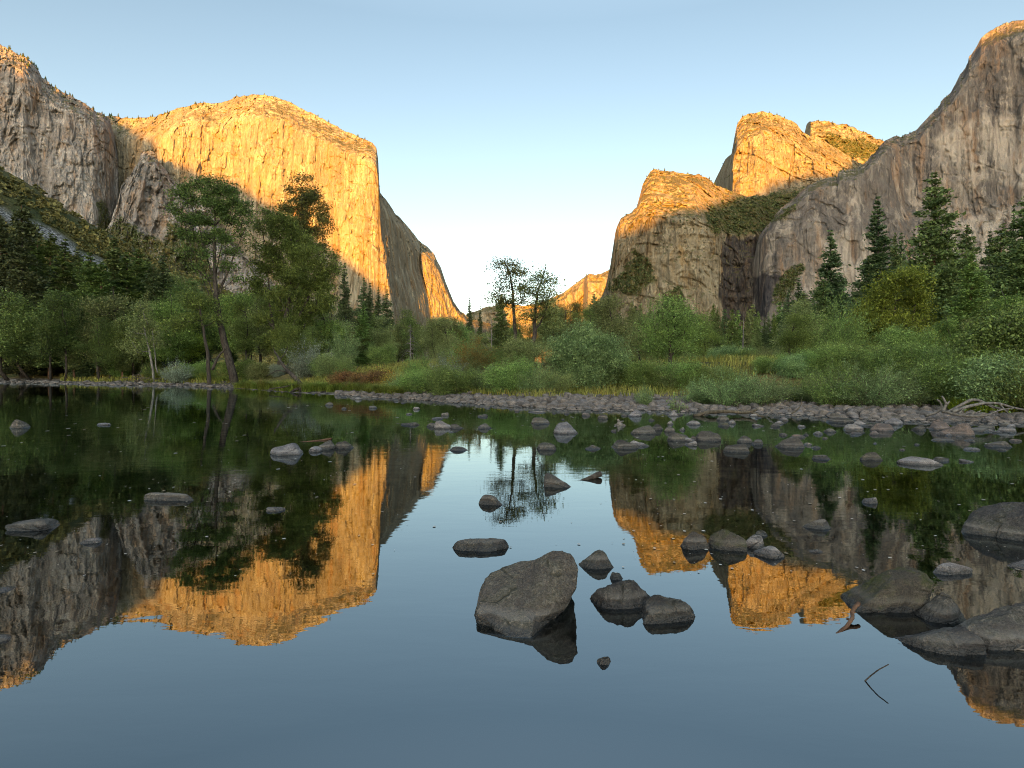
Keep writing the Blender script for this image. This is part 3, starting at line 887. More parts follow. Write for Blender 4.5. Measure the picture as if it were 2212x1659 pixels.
proto('slender', broadleaf([(0, 0, 7.5, 1.5, 1.5, 3.0), (0.4, 0, 10, 1.1, 1.1, 1.6), (-0.4, 0, 4.6, 1.6, 1.6, 1.6)],
      straight(11, 9, 0.16, 9), [0.14, 0.11, 0.06, 0.02], 150, 55, 0.18, 13, 0.5), M_bark, M_oak)
proto('round_bush', broadleaf([(0, 0, 1.7, 2.0, 2.0, 1.5), (1.1, 0, 1.2, 1.3, 1.3, 1.0), (-1.1, 0.2, 1.3, 1.3, 1.3, 1.1)],
      straight(1.6, 5, 0.08, 21), [0.07, 0.05, 0.02], 230, 110, 0.095, 14, 0.34, tip=0.006), M_twig, M_wil2, 'stem', 'foliage')
proto('low_bush', broadleaf([(0, 0, 0.8, 1.7, 1.4, 0.75), (1.3, 0.2, 0.6, 1.0, 1.0, 0.6), (-1.2, 0, 0.55, 1.1, 1.0, 0.55)],
      straight(0.8, 4, 0.05, 22), [0.05, 0.03, 0.015], 150, 75, 0.12, 15, 0.30, tip=0.005), M_twig, M_red, 'stem', 'foliage')
proto('willow_a', willow(4.0, 2.4, 110, 95, 0.16, 31), M_twig, M_wil, 'stem', 'foliage')
proto('willow_b', willow(3.4, 2.0, 120, 90, 0.14, 32, arch=0.4), M_twig, M_wil2, 'stem', 'foliage')
proto('willow_c', willow(3.0, 2.6, 130, 80, 0.14, 33, arch=1.0), M_twig, M_wil, 'stem', 'foliage')
proto('weeping', willow(7.0, 4.2, 120, 130, 0.22, 34, arch=1.25, low=0.2), M_twig, M_wil2, 'stem', 'foliage')
proto('sapling', willow(1.6, 0.55, 16, 40, 0.10, 35, arch=0.4), M_twig, M_wil2, 'stem', 'foliage')

def tall(lobes, k):
    return [(a, b_, c_, max(d_, c_ * k)) for a, b_, c_, d_ in lobes]

def hero(name, D, trunk, trunk_r, lobes, ncl, nleaf, lsize, seed, wood, leaf, label, cat, group=None, cl_r=0.5, stems=(), tip=0.012, power=0.46, aspect=0.55, zdepth=0.9, shell=0.45, flat=0.6):
    """a tree drawn from its limbs and crown lobes, given in picture units at distance D"""
    tp = np.array(trunk, float)
    base = pt(tp[0, 0], tp[0, 1], D)
    base[2] = float(ground(base[0], base[1])) - 0.06
    u = D / F
    rng = np.random.default_rng(seed)
    def loc(q, dy=0.0):
        w = pt(q[0], q[1], D) - base
        w[1] += dy
        return w
    tr = np.array([loc(q) for q in tp]); tr[0, 2] = 0
    tr = curve_pts(tr, 18, 0.05, seed); tr[0, 2] = 0
    lb = []
    for i, l in enumerate(lobes):
        c = loc(l[:2], (l[4] if len(l) > 4 else rng.normal() * 0.35 * l[2] * u))
        lb.append((*c, l[2] * u, l[2] * u * zdepth, l[3] * u))
    ex = []
    for st, r in stems:
        q = curve_pts(np.array([loc(s[:2], s[2] if len(s) > 2 else 0.0) for s in st]), 12, 0.05, seed + 3)
        ex.append(tube_path(q, np.linspace(r, r * 0.35, 12), 8, 0.1, seed))
    (wv, wf), (lv, lf) = broadleaf(lb, tr, trunk_r, ncl, nleaf, lsize, seed, cl_r, aspect, tip, power, flat, ex, shell, 0.9)
    o = bpy.data.objects.new(name, None)
    C.objects.link(o)
    o.location = base
    tag(o, label, cat, group)
    link('trunk', mesh(name + '_trunk', wv, wf), wood, o)
    if len(lv):
        link('crown', mesh(name + '_crown', lv, lf, False), leaf, o)
    return o

P_4 = lambda s: [tuple(map(float, q.split(','))) for q in s.split()]
# ------------------------------------------------------------------ the leading trees
hero('oak_tree', 58, P_('507,806 497,780 486,745 477,710 470,670 467,635 464,600 462,560 463,520 465,480 466,440'), [0.42, 0.33, 0.28, 0.23, 0.16, 0.09, 0.04],
     P_4('398,402,14,10 388,425,16,16 380,452,12,14 400,470,18,14 395,500,14,16 412,430,16,18 433,398,18,14 440,425,22,18 465,390,20,10 472,412,28,16 498,412,14,10 500,435,24,18 470,450,34,20 525,450,18,18 540,478,12,14 505,478,30,18 520,500,16,12 450,480,24,16 425,475,18,14 480,510,24,14 440,510,18,16 415,515,14,14 405,545,12,12 500,540,18,12 450,550,16,12 430,575,14,12 495,575,16,12 445,600,12,10 510,605,14,10'),
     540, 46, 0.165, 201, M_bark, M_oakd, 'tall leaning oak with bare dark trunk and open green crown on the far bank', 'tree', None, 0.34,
     stems=[(P_('474,695 452,640 430,580 405,510 392,460'), 0.07), (P_('470,660 445,590 420,520 404,440'), 0.06), (P_('465,600 480,520 500,450 508,425'), 0.06), (P_('467,640 500,570 525,500 538,480'), 0.06), (P_('468,650 492,590 512,530'), 0.07), (P_('466,625 448,560 432,500 425,460'), 0.08)])
hero('oak_tree', 62, P_('604,776 606,740 612,705 622,670 628,630 632,590 636,550 640,520'), [0.34, 0.30, 0.24, 0.18, 0.10, 0.05],
     tall(P_4('575,465,16,12 560,490,16,18 600,470,22,16 590,500,30,20 550,530,14,18 580,540,28,20 630,495,30,20 625,535,36,24 665,520,26,18 670,555,34,22 705,555,22,18 718,580,18,20 690,595,32,20 640,580,36,24 590,585,32,22 556,575,18,22 565,620,22,20 610,630,36,22 660,640,40,24 705,630,24,22 700,665,22,18 650,685,36,20 600,675,30,18 620,715,30,16 670,720,26,16 600,745,26,16 650,750,30,16 690,745,22,14 572,690,20,18 570,735,18,16'), 0.95),
     1450, 58, 0.17, 202, M_bark, M_oak, 'broad dense oak with full green crown, just right of the leaning bare-trunked one', 'tree', None, 0.38,
     stems=[(P_('604,770 592,720 584,660 580,600'), 0.2), (P_('610,765 640,700 668,640 690,580'), 0.2), (P_('600,776 640,745 660,700'), 0.14)])
hero('oak_tree', 74, P_('668,770 668,700 664,640 660,580 656,520 654,460 652,420'), [0.38, 0.32, 0.26, 0.2, 0.12, 0.05],
     tall(P_4('648,390,14,8 672,388,14,8 630,408,14,10 655,410,24,14 680,415,14,14 640,432,24,14 670,440,26,14 695,445,14,12 615,450,20,10 650,460,34,16 690,468,24,16 710,480,14,14 720,500,9,8 670,490,36,16 705,508,16,16 690,530,20,12 640,490,30,14'), 0.8),
     330, 46, 0.20, 203, M_bark, M_dark, 'dark brownish tree top rising behind the dense oak, against the golden wall', 'tree', None, 0.4, shell=0.5)
hero('slender_tree', 56, P_('452,800 449,770 444,735 438,705 433,675 429,650'), [0.19, 0.16, 0.12, 0.06],
     [(432, 655, 34, 22), (410, 690, 28, 16), (455, 690, 26, 18), (400, 640, 22, 20), (380, 700, 26, 14)], 110, 62, 0.16, 204, M_bark, M_oak,
     'thin dark-trunked tree just left of the leaning oak trunk', 'tree', None, 0.5, stems=[(P_('460,800 470,775 482,758 492,742'), 0.14)])
hero('pale_trunk_tree', 66, P_('332,806 327,780 322,752 316,725 310,700'), [0.13, 0.12, 0.09, 0.04],
     [(305, 680, 26, 26), (322, 700, 26, 22), (290, 720, 26, 22), (335, 740, 26, 24), (300, 755, 24, 20)], 110, 70, 0.15, 205, M_pale, M_olive,
     'small grey green tree with whitish leaning stems near the left bank', 'tree', None, 0.42, stems=[(P_('340,806 336,780 333,750 330,715'), 0.08)])
hero('birch_tree', 45, P_('1113,790 1113,750 1112,710 1110,670 1109,640 1104,605 1097,575 1090,562'), [0.15, 0.14, 0.13, 0.10, 0.07, 0.03],
     [(1085, 566, 22, 8), (1066, 575, 14, 8), (1110, 572, 20, 10), (1128, 588, 16, 14), (1098, 596, 26, 14), (1080, 622, 16, 14), (1118, 622, 28, 16), (1100, 650, 30, 14), (1072, 640, 12, 14), (1130, 650, 14, 12)],
     150, 26, 0.13, 206, M_bark, M_dark, 'sparse leafed tree with drooping tip against the pale sky, left one of two', 'tree', None, 0.36, tip=0.009, shell=0.6)
hero('birch_tree', 44, P_('1150,790 1152,750 1155,715 1155,680 1158,650 1166,615 1174,590 1180,575'), [0.17, 0.16, 0.14, 0.10, 0.06, 0.03],
     [(1178, 588, 14, 16), (1162, 606, 22, 12), (1184, 606, 18, 14), (1150, 630, 24, 12), (1180, 636, 24, 14), (1160, 660, 32, 14), (1145, 682, 26, 14), (1182, 680, 24, 14)],
     150, 30, 0.13, 207, M_bark, M_dark, 'sparse leafed upright tree against the pale sky, right one of two', 'tree', None, 0.36, tip=0.009, stems=[(P_('1155,715 1172,690 1186,650 1190,625'), 0.07)], shell=0.6)
hero('willow_tree', 36, P_('1450,800 1449,775 1446,750 1444,725 1440,700 1441,670'), [0.12, 0.10, 0.07, 0.03],
     [(1446, 662, 28, 20), (1425, 690, 30, 22), (1470, 690, 32, 22), (1440, 715, 50, 22), (1405, 715, 22, 20), (1488, 722, 22, 20), (1435, 745, 44, 18), (1480, 750, 24, 16)],
     260, 62, 0.12, 208, M_bark, M_wil2, 'small airy willow tree with dark trunk standing alone right of the round willow', 'tree', None, 0.36, aspect=0.34, stems=[(P_('1449,770 1468,745 1480,715'), 0.05)], tip=0.008)
hero('round_willow', 34, P_('1262,846 1262,820 1264,790 1266,760 1268,730'), [0.14, 0.12, 0.08, 0.04],
     [(1270, 712, 46, 22), (1240, 735, 44, 28), (1305, 735, 42, 26), (1270, 765, 70, 30), (1220, 778, 34, 34), (1320, 775, 36, 36), (1265, 805, 76, 26), (1330, 815, 24, 24), (1215, 818, 30, 22)],
     640, 84, 0.12, 209, M_bark, M_wil, 'big round silver green willow at the middle of the cobble bank', 'tree', None, 0.36, aspect=0.30, stems=[(P_('1262,846 1290,810 1310,770'), 0.07), (P_('1260,846 1238,805 1226,770'), 0.07)], tip=0.007)
hero('yellow_tree', 50, P_('1925,800 1925,765 1928,735 1932,705 1934,670 1936,640'), [0.18, 0.16, 0.12, 0.05],
     [(1936, 612, 46, 24), (1905, 630, 34, 24), (1970, 632, 34, 26), (1930, 660, 66, 28), (1890, 680, 34, 28), (1980, 680, 34, 28), (1930, 705, 66, 26), (1900, 735, 40, 22), (1965, 735, 40, 24)],
     480, 74, 0.16, 210, M_bark, M_yel, 'bright yellow green leafy tree in front of the tall pine', 'tree', None, 0.5, stems=[(P_('1925,790 1950,740 1972,690'), 0.08), (P_('1925,790 1902,745 1886,700'), 0.08)])
hero('alder_tree', 24, P_('2165,835 2164,805 2166,775 2170,745 2168,710'), [0.07, 0.06, 0.04, 0.02],
     [(2170, 690, 34, 24), (2140, 720, 34, 30), (2195, 725, 30, 34), (2160, 755, 60, 34), (2130, 780, 40, 30), (2205, 780, 30, 34), (2225, 700, 30, 50), (2110, 755, 26, 26)],
     330, 60, 0.10, 211, M_pale, M_wil2, 'leafy young alder at the right edge above the fallen log', 'tree', None, 0.30, aspect=0.6, tip=0.005, stems=[(P_('2165,830 2190,780 2215,720'), 0.03), (P_('2165,830 2145,785 2135,745'), 0.03)])

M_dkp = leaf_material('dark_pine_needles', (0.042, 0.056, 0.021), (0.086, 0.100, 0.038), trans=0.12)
# ------------------------------------------------------------------ tall conifers by name
def big(key, x, D, yt, label, width=None, leaf=None):
    return plant('pine_tree' if 'pine' in key else 'fir_tree', key, x, D, yt, label, 'tree', None, width and width * 1.25, leaf=leaf)
big('pine_a', 2011, 70, 368, 'tallest pine on the right, rising clear against the shaded wall', 84)
big('fir_a', 1889, 78, 421, 'dense dark pointed conifer left of the tallest right-hand pine', 76)
big('fir_b', 1786, 90, 495, 'dark cone-shaped conifer in front of the wall, right of the wet streak', 74)
big('pine_c', 1929, 96, 500, 'narrow pine between the dense pointed conifer and the tallest pine', 44)
big('fir_a', 1949, 104, 499, 'narrow dark conifer just left of the tallest pine', 44)
big('pine_a', 2077, 84, 484, 'mid-sized pine right of the tallest pine', 60)
big('pine_c', 2096, 62, 545, 'lighter green conifer below the mid-sized pine on the right', 74, M_wil2)
big('fir_b', 2128, 110, 496, 'dark hazy conifer high on the right bank', 60)
big('pine_a', 2158, 88, 480, 'dark straight-trunked pine near the right edge', 66)
big('fir_a', 2181, 140, 440, 'thin spire conifer standing behind the right edge pines', 40)
big('pine_a', 2206, 70, 418, 'massive dark pine cut by the right edge of the view', 84)
big('fir_b', 2050, 120, 545, 'blue green conifer behind the mid-sized pines', 60)
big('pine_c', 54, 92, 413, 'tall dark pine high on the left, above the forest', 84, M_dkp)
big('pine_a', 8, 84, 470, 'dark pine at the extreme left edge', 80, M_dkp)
big('pine_c', 250, 86, 511, 'bushy pine standing tall left of the leaning oak', 78)
big('pine_b', 415, 78, 600, 'reddish-trunked pine half hidden behind the leaning oak', 60)
big('fir_b', 137, 100, 552, 'rounded green conifer between the tall left pine and the bushy pine', 74, M_olive)
big('fir_a', 90, 88, 560, 'dark conifer just right of the tall left pine', 60)
big('fir_a', 175, 90, 575, 'mid-green fir in the left forest under the talus band', 66, M_wil2)
big('fir_a', 212, 80, 580, 'dark narrow fir below the lower end of the talus', 52)
big('pine_c', 110, 76, 620, 'short dark pine in front of the left forest', 60)
big('fir_a', 744, 135, 567, 'spiky conifer just right of the dense oak', 34)
big('fir_b', 780, 150, 598, 'dark conifer at the foot of the golden wall, tallest of the row', 44)
big('fir_a', 797, 150, 610, 'second conifer of the row at the foot of the golden wall', 30)
big('fir_a', 814, 152, 618, 'third slim conifer of the row at the foot of the prow', 28)
big('fir_b', 837, 138, 624, 'bottlebrush conifer right under the golden prow', 44)
big('fir_a', 786, 92, 655, 'bright green conifer pair member behind the pale willow', 40, M_wil2)
big('fir_b', 812, 96, 668, 'smaller bright green conifer right of the pale willow', 42, M_wil2)
big('fir_a', 1014, 150, 643, 'small dark spire in the gap left of the sparse trees', 20)
big('fir_a', 1036, 155, 660, 'tiny spire conifer beside the small dark spire', 16)
big('pine_c', 1080, 78, 633, 'dark ragged pine behind the left sparse tree', 36)
big('pine_c', 1281, 80, 634, 'dark ragged pine below the distant ridge', 40)
big('fir_b', 1720, 105, 598, 'small cone conifer right of the wet streak', 44)
big('fir_a', 1702, 120, 620, 'slim conifer beside the wet streak foot', 34)
big('pine_c', 1735, 80, 628, 'leafy green pine in front of the wet streak foot, with a red trunk', 70, M_olive)
big('pine_a', 1776, 74, 600, 'red-trunked pine rising from the right-hand meadow', 50)

# ------------------------------------------------------------------ woods behind, each tree its own
rnd = random.Random(42)
def wood(spec, group, label, name='tree', fat=1.0):
    for key, x, D, yt, leaf in spec:
        o = plant(name, key, x, D, yt, label, 'tree', group, None, leaf=leaf)
        k = fat * rnd.uniform(0.85, 1.2)
        o.scale = (o.scale[0] * k, o.scale[1] * k, o.scale[2])
left_b, left_f = [], []
for i in range(26):
    x = -15 + 400 * (i + rnd.random() * 0.7) / 26
    yt = np.interp(x, [0, 60, 140, 220, 300, 400], [560, 570, 590, 600, 590, 600]) + rnd.uniform(-18, 45)
    k = rnd.choice(['fir_a', 'fir_b', 'pine_c', 'pine_a', 'broad_a'])
    (left_b if k[0] != 'b' else left_f).append((k, x, rnd.uniform(92, 125), yt, rnd.choice([None, None, M_wil2 if k[0] == 'f' else None, M_olive])))
for i in range(34):
    x = -10 + 570 * (i + rnd.random() * 0.7) / 34
    yt = np.interp(x, [0, 100, 250, 400, 560], [625, 640, 640, 625, 640]) + rnd.uniform(-25, 40)
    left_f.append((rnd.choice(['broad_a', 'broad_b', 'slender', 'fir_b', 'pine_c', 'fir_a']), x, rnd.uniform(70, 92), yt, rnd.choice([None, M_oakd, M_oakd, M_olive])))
left_f += [('broad_a', 560, 68, 628, M_olive), ('broad_b', 598, 70, 600, None), ('broad_a', 645, 66, 650, None), ('broad_b', 690, 67, 632, None), ('broad_a', 712, 72, 655, M_olive), ('slender', 530, 64, 640, None), ('broad_b', 620, 60, 690, None), ('broad_a', 672, 61, 700, M_wil2)]
for i in range(26):
    x = -12 + 370 * (i + rnd.random() * 0.8) / 26
    yt = np.interp(x, [0, 60, 140, 220, 300, 400], [480, 500, 540, 560, 550, 580]) + rnd.uniform(-26, 26)
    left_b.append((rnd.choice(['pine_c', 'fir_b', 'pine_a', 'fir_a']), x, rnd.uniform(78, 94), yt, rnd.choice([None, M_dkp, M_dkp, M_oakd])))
left_f += [('broad_a', 300, 90, 566, None), ('broad_b', 345, 92, 566, M_olive), ('broad_a', 372, 84, 585, None), ('broad_b', 394, 74, 668, M_yel), ('broad_a', 18, 74, 620, M_wil2), ('broad_b', 45, 80, 700, M_oak)]
for i in range(18):
    left_b.append((rnd.choice(['fir_a', 'fir_b', 'pine_a', 'pine_c']), -700 + 690 * (i + rnd.random()) / 18, rnd.uniform(108, 140), 560 + rnd.uniform(-50, 40), rnd.choice([None, M_dkp])))
wood(left_b, 'conifers in the dark left forest', 'dark conifer among many in the forest along the left bank', 'conifer_tree', 1.35)
wood(left_f, 'leafy trees in the left forest', 'leafy green tree among the left bank forest', 'leafy_tree')
mid = []
for i in range(30):
    x = 690 + 640 * (i + rnd.random() * 0.8) / 30
    yt = np.interp(x, [690, 780, 880, 960, 1010, 1100, 1200, 1320], [690, 690, 672, 682, 690, 690, 655, 640]) + rnd.uniform(-6, 26)
    mid.append((rnd.choice(['broad_a', 'broad_b', 'broad_a', 'slender']), x, rnd.uniform(72, 115), yt, rnd.choice([M_olive, M_olive, None, M_dark, M_wil2])))
mid += [('broad_a', 877, 108, 662, None), ('broad_b', 955, 80, 678, M_olive), ('broad_a', 1192, 66, 637, M_olive), ('slender', 1239, 64, 643, M_dark), ('broad_b', 1314, 62, 626, M_olive), ('broad_a', 1215, 74, 650, M_dark)]
wood(mid, 'olive green trees across the middle', 'olive green tree in the middle woods below the gap', 'leafy_tree')
far = []
for i in range(44):
    x = 1360 + 420 * (i + rnd.random() * 0.9) / 44
    yt = np.interp(x, [1360, 1460, 1540, 1640, 1700, 1780], [655, 662, 662, 660, 655, 650]) + rnd.uniform(-12, 32)
    far.append((rnd.choice(['far_conifer', 'far_conifer', 'fir_a', 'pine_c']), x, rnd.uniform(120, 190), yt, rnd.choice([None, None, M_wil2, M_olive])))
wood(far, 'far forest under the wet cliff', 'small conifer in the far forest under the wet cliff', 'conifer_tree')
rgt, rgl = [], []
for i in range(26):
    x = 1760 + 470 * (i + rnd.random() * 0.8) / 26
    yt = np.interp(x, [1760, 1850, 1960, 2060, 2140, 2212], [640, 610, 590, 570, 560, 540]) + rnd.uniform(-25, 40)
    rgt.append((rnd.choice(['fir_a', 'fir_b', 'pine_a', 'pine_c']), x, rnd.uniform(88, 135), yt, rnd.choice([None, None, M_wil2])))
for i in range(14):
    x = 1700 + 520 * (i + rnd.random() * 0.8) / 14
    rgl.append((rnd.choice(['broad_a', 'broad_b']), x, rnd.uniform(46, 66), rnd.uniform(665, 720), rnd.choice([None, M_wil2, M_oak, M_olive])))
rgl += [('broad_a', 2139, 46, 640, M_oak), ('broad_b', 2192, 44, 625, M_oak), ('broad_a', 1733, 70, 640, M_olive), ('broad_b', 1390, 70, 668, M_olive), ('broad_a', 1520, 75, 672, M_oak)]
for i in range(22):
    rgt.append((rnd.choice(['fir_a', 'fir_b', 'pine_a', 'pine_c']), 2225 + 700 * (i + rnd.random()) / 22, rnd.uniform(60, 120), 530 + rnd.uniform(-60, 40), None))
for i in range(12):
    rgl.append((rnd.choice(['broad_a', 'broad_b']), 2235 + 600 * (i + rnd.random()) / 12, rnd.uniform(30, 50), rnd.uniform(620, 700), rnd.choice([None, M_wil2, M_oak])))
wood(rgt, 'conifers on the right bank', 'dark conifer among many behind the right bank shrubs', 'conifer_tree')
wood(rgl, 'leafy trees on the right bank', 'leafy green tree behind the right bank willows', 'leafy_tree')

# ------------------------------------------------------------------ shrubs along the banks
def bush(key, x, D, yt, label, leaf=None, width=None, group=None, name='willow_shrub', cat='shrub'):
    return plant(name, key, x, D, yt, label, cat, group, width, leaf=leaf)
bush('willow_a', 668, 52, 716, 'grey silvery willow in front of the dense oak', M_grey, 90)
bush('willow_a', 739, 62, 690, 'pale feathery willow left of the bright conifers', M_wil, 66)
bush('round_bush', 824, 60, 735, 'round green bush in the middle of the far meadow edge', M_wil2, 70)
bush('willow_a', 965, 38, 748, 'grey willow left of the orange-tinted one', M_grey, 70)
bush('weeping', 1024, 42, 716, 'orange tinted willow left of the sparse trees', M_autumn, 96)
bush('willow_a', 1114, 36, 752, 'pale willow beneath the two sparse trees', M_wil2, 100)
bush('weeping', 1816, 48, 614, 'weeping willow left of the yellow green tree', M_wil2, 118)
bush('willow_b', 384, 64, 768, 'grey green shrub on the left bank before the leaning oak', M_grey, 60)
bush('willow_c', 1572, 25.0, 790, 'grey green willow at the water end of the cobbles', M_wil, 120)
bush('willow_b', 1392, 25.6, 820, 'small pale willow growing from the cobbles', M_wil, 40)
bush('round_bush', 1960, 40, 690, 'green bush under the yellow tree', M_wil2, 120)
bush('sapling', 1462, 23.6, 842, 'little sapling with bare stems growing out of the cobble bar', M_wil2, 44, name='sapling', cat='plant')
r2 = random.Random(9)
def row(n, x0, x1, d0, d1, top, keys, leaf, label, group, jit=14, name='willow_shrub', w=None):
    for i in range(n):
        f = (i + r2.random() * 0.8) / n
        x = x0 + (x1 - x0) * f
        D = d0 + (d1 - d0) * f + r2.uniform(-1, 1) * 0.9
        bush(r2.choice(keys), x, D, float(np.interp(x, top[0], top[1])) + r2.uniform(-jit, jit), label, r2.choice(leaf), w and r2.uniform(*w), group, name)
row(15, 1500, 2030, 26.2, 23.2, ([1500, 1650, 1750, 1850, 1980, 2030], [815, 800, 782, 775, 778, 800]), ['willow_a', 'willow_b', 'willow_c'], [M_wil, M_wil2, M_wil], 'grey green willow in the thicket lining the right bank', 'willow thicket on the right bank', 14)
row(14, 1640, 2210, 32, 27, ([1640, 1750, 1900, 2050, 2210], [775, 748, 738, 722, 700]), ['willow_a', 'willow_b', 'round_bush'], [M_wil, M_wil2, M_wil2], 'bushy green willow in the second row on the right bank', 'second row of willows on the right bank', 16)
row(9, 2040, 2240, 23.5, 21, ([2040, 2240], [770, 740]), ['willow_a', 'round_bush', 'willow_b'], [M_wil2, M_oak, M_wil], 'leafy shrub around the fallen log at the right edge', 'shrubs at the right edge', 22)
row(10, 850, 1215, 36.5, 31.5, ([850, 950, 1080, 1215], [792, 780, 778, 785]), ['willow_b', 'willow_c', 'round_bush'], [M_wil2, M_wil2, M_olive, M_wil], 'green willow bush in the thicket lining the middle bank', 'willow thicket on the middle bank', 12)
row(12, 900, 1370, 44, 38, ([900, 1000, 1120, 1250, 1370], [735, 725, 735, 730, 740]), ['weeping', 'willow_a', 'round_bush'], [M_olive, M_wil2, M_olive, M_wil], 'tall olive willow behind the middle bank thicket', 'second row on the middle bank', 14)
row(18, 1340, 1600, 34, 30, ([1340, 1450, 1540, 1600], [778, 772, 782, 792]), ['willow_b', 'round_bush', 'willow_a'], [M_wil2, M_oak, M_olive], 'dark green bush below the small airy willow', 'bushes below the airy willow', 10)
row(13, -10, 640, 86, 57, ([-10, 200, 400, 640], [782, 786, 780, 775]), ['round_bush', 'willow_b', 'round_bush'], [M_olive, M_wil2, M_oak, M_grey], 'low green shrub at the foot of the left bank trees', 'shrubs along the left bank', 14)
row(4, 680, 755, 52, 49, ([690, 900], [755, 760]), ['round_bush', 'willow_a'], [M_wil2, M_olive, M_wil], 'green shrub behind the red brush', 'shrubs behind the red brush', 14)
row(9, 745, 885, 43, 40, ([745, 885], [792, 793]), ['low_bush'], [M_red, M_red, M_autumn], 'rusty red low brush on the grassy bank', 'red brush on the bank', 6, 'red_shrub')
row(7, 1600, 1730, 36, 34, ([1600, 1730], [798, 792]), ['low_bush', 'round_bush'], [M_red, M_olive, M_dark], 'brownish low brush before the yellow meadow strip', 'brown brush by the meadow', 6, 'brown_shrub')
row(22, 1500, 1760, 90, 60, ([1500, 1760], [745, 742]), ['round_bush', 'willow_b'], [M_olive, M_wil2, M_wil], 'small round bush in the meadow before the far forest', 'meadow bushes', 8, 'meadow_bush')

# ------------------------------------------------------------------ small trees on the rims, dead trees
def rim(cl, x0, x1, n, label, group, hr=(8, 15), down=0.0, seed=1, leaf=None):
    rr = random.Random(seed)
    wm, lm = PROTO['rim_conifer'][:2]
    T = cl['top']; X = cl['X'][-1]
    P = cl['P']
    for i in range(n):
        x = rr.uniform(x0, x1)
        k = int(np.argmin(np.abs(X - x)))
        row_ = max(0, P.shape[0] - 1 - int(rr.random() ** 2 * down * P.shape[0]))
        b = P[row_, k]
        o = bpy.data.objects.new('pine_tree', None)
        C.objects.link(o)
        s = rr.uniform(*hr) / 14.0
        o.location = (b[0], b[1] + 2, b[2] - 0.8 * s)
        o.scale = (s * 1.15, s * 1.15, s)
        o.rotation_euler = (0, 0, rr.random() * 6)
        tag(o, label, 'tree', group)
        link('trunk', wm, None, o); link('crown', lm, None, o)
rim(EL, 232, 480, 34, 'tiny pine on the rim of the great golden wall, left part', 'pines on the golden wall rim', (11, 24), 0.03, 1)
rim(EL, 500, 800, 26, 'tiny pine on the sloping rim of the golden wall', 'pines on the sloping golden rim', (8, 16), 0.04, 2)
rim(LF, 0, 70, 16, 'sunlit tiny pine on the top corner of the left wall', 'pines on the left wall top', (12, 22), 0.03, 3)
rim(LF, 70, 240, 34, 'tiny dark pine along the falling rim of the left wall', 'pines on the left wall rim', (9, 18), 0.02, 4)
rim(LC, 1395, 1590, 22, 'tiny pine on the golden cliff top right of the gap', 'pines on the cliff top', (8, 15), 0.05, 5)
rim(MC, 1590, 1740, 18, 'tiny pine on the golden dome', 'pines on the dome', (8, 14), 0.06, 6)
rim(SCD, 1745, 1910, 16, 'tiny pine on the second golden peak', 'pines on the second peak', (9, 16), 0.2, 7)
rim(RW, 1800, 2060, 18, 'tiny dark pine on the rim of the right wall', 'pines on the right wall rim', (7, 12), 0.02, 8)
rim(FR, 1190, 1320, 18, 'tiny pine on the distant golden ridge', 'pines on the distant ridge', (18, 30), 0.05, 9)

def dead_tree(x, D, ytop, ybase, label, seed, pale=True, nb=26, droop=-0.5, L=0.22, name='dead_tree'):
    rng = np.random.default_rng(seed)
    b = pt(x, ybase, D); b[2] = float(ground(b[0], b[1])) - 0.1
    h = pt(x, ytop, D)[2] - b[2]
    tr = straight(h, 10, 0.02 * h / 6, seed)
    parts = [tube_path(tr, np.linspace(h * 0.022, 0.015, 10), 8, 0.15, seed)]
    P0, P1, R0, R1 = [], [], [], []
    for i in range(nb):
        z = h * rng.uniform(0.3, 0.97)
        az = rng.random() * 6.28
        l = h * L * rng.uniform(0.4, 1.1) * (1.15 - z / h)
        o = np.array([np.interp(z, tr[:, 2], tr[:, 0]), np.interp(z, tr[:, 2], tr[:, 1]), z])
        d = np.array([math.cos(az), math.sin(az), 0])
        a = o
        for k in range(3):
            n_ = a + d * l / 3 + np.array([0, 0, (0.15 + droop * (k / 2)) * l / 2]) + rng.normal(size=3) * 0.04 * l
            P0.append(a); P1.append(n_); R0.append(0.03 * (1 - k / 3) * h / 6 + 0.006); R1.append(0.03 * (1 - (k + 1) / 3) * h / 6 + 0.005)
            a = n_
    parts.append(tubes((P0, P1, R0, R1), 4))
    v, f = join(parts)
    o = link(name, mesh(name, v, f), M_gbark if pale else M_pbark)
    o.location = b
    tag(o, label, 'dead tree')
dead_tree(886, 58, 700, 785, 'reddish grey dead snag with drooping bare branches in the middle meadow', 1, True, 46, -0.7, 0.42)
dead_tree(1604, 95, 672, 745, 'thin white dead trunk before the far forest', 2, True, 8, 0.1, 0.10)
dead_tree(1062, 46, 690, 760, 'pale bare dead tree left of the sparse trees', 3, True, 18, 0.5, 0.35)
dead_tree(1700, 80, 742, 775, 'short white broken snag in the meadow bushes', 4, True, 5, 0.2, 0.2)
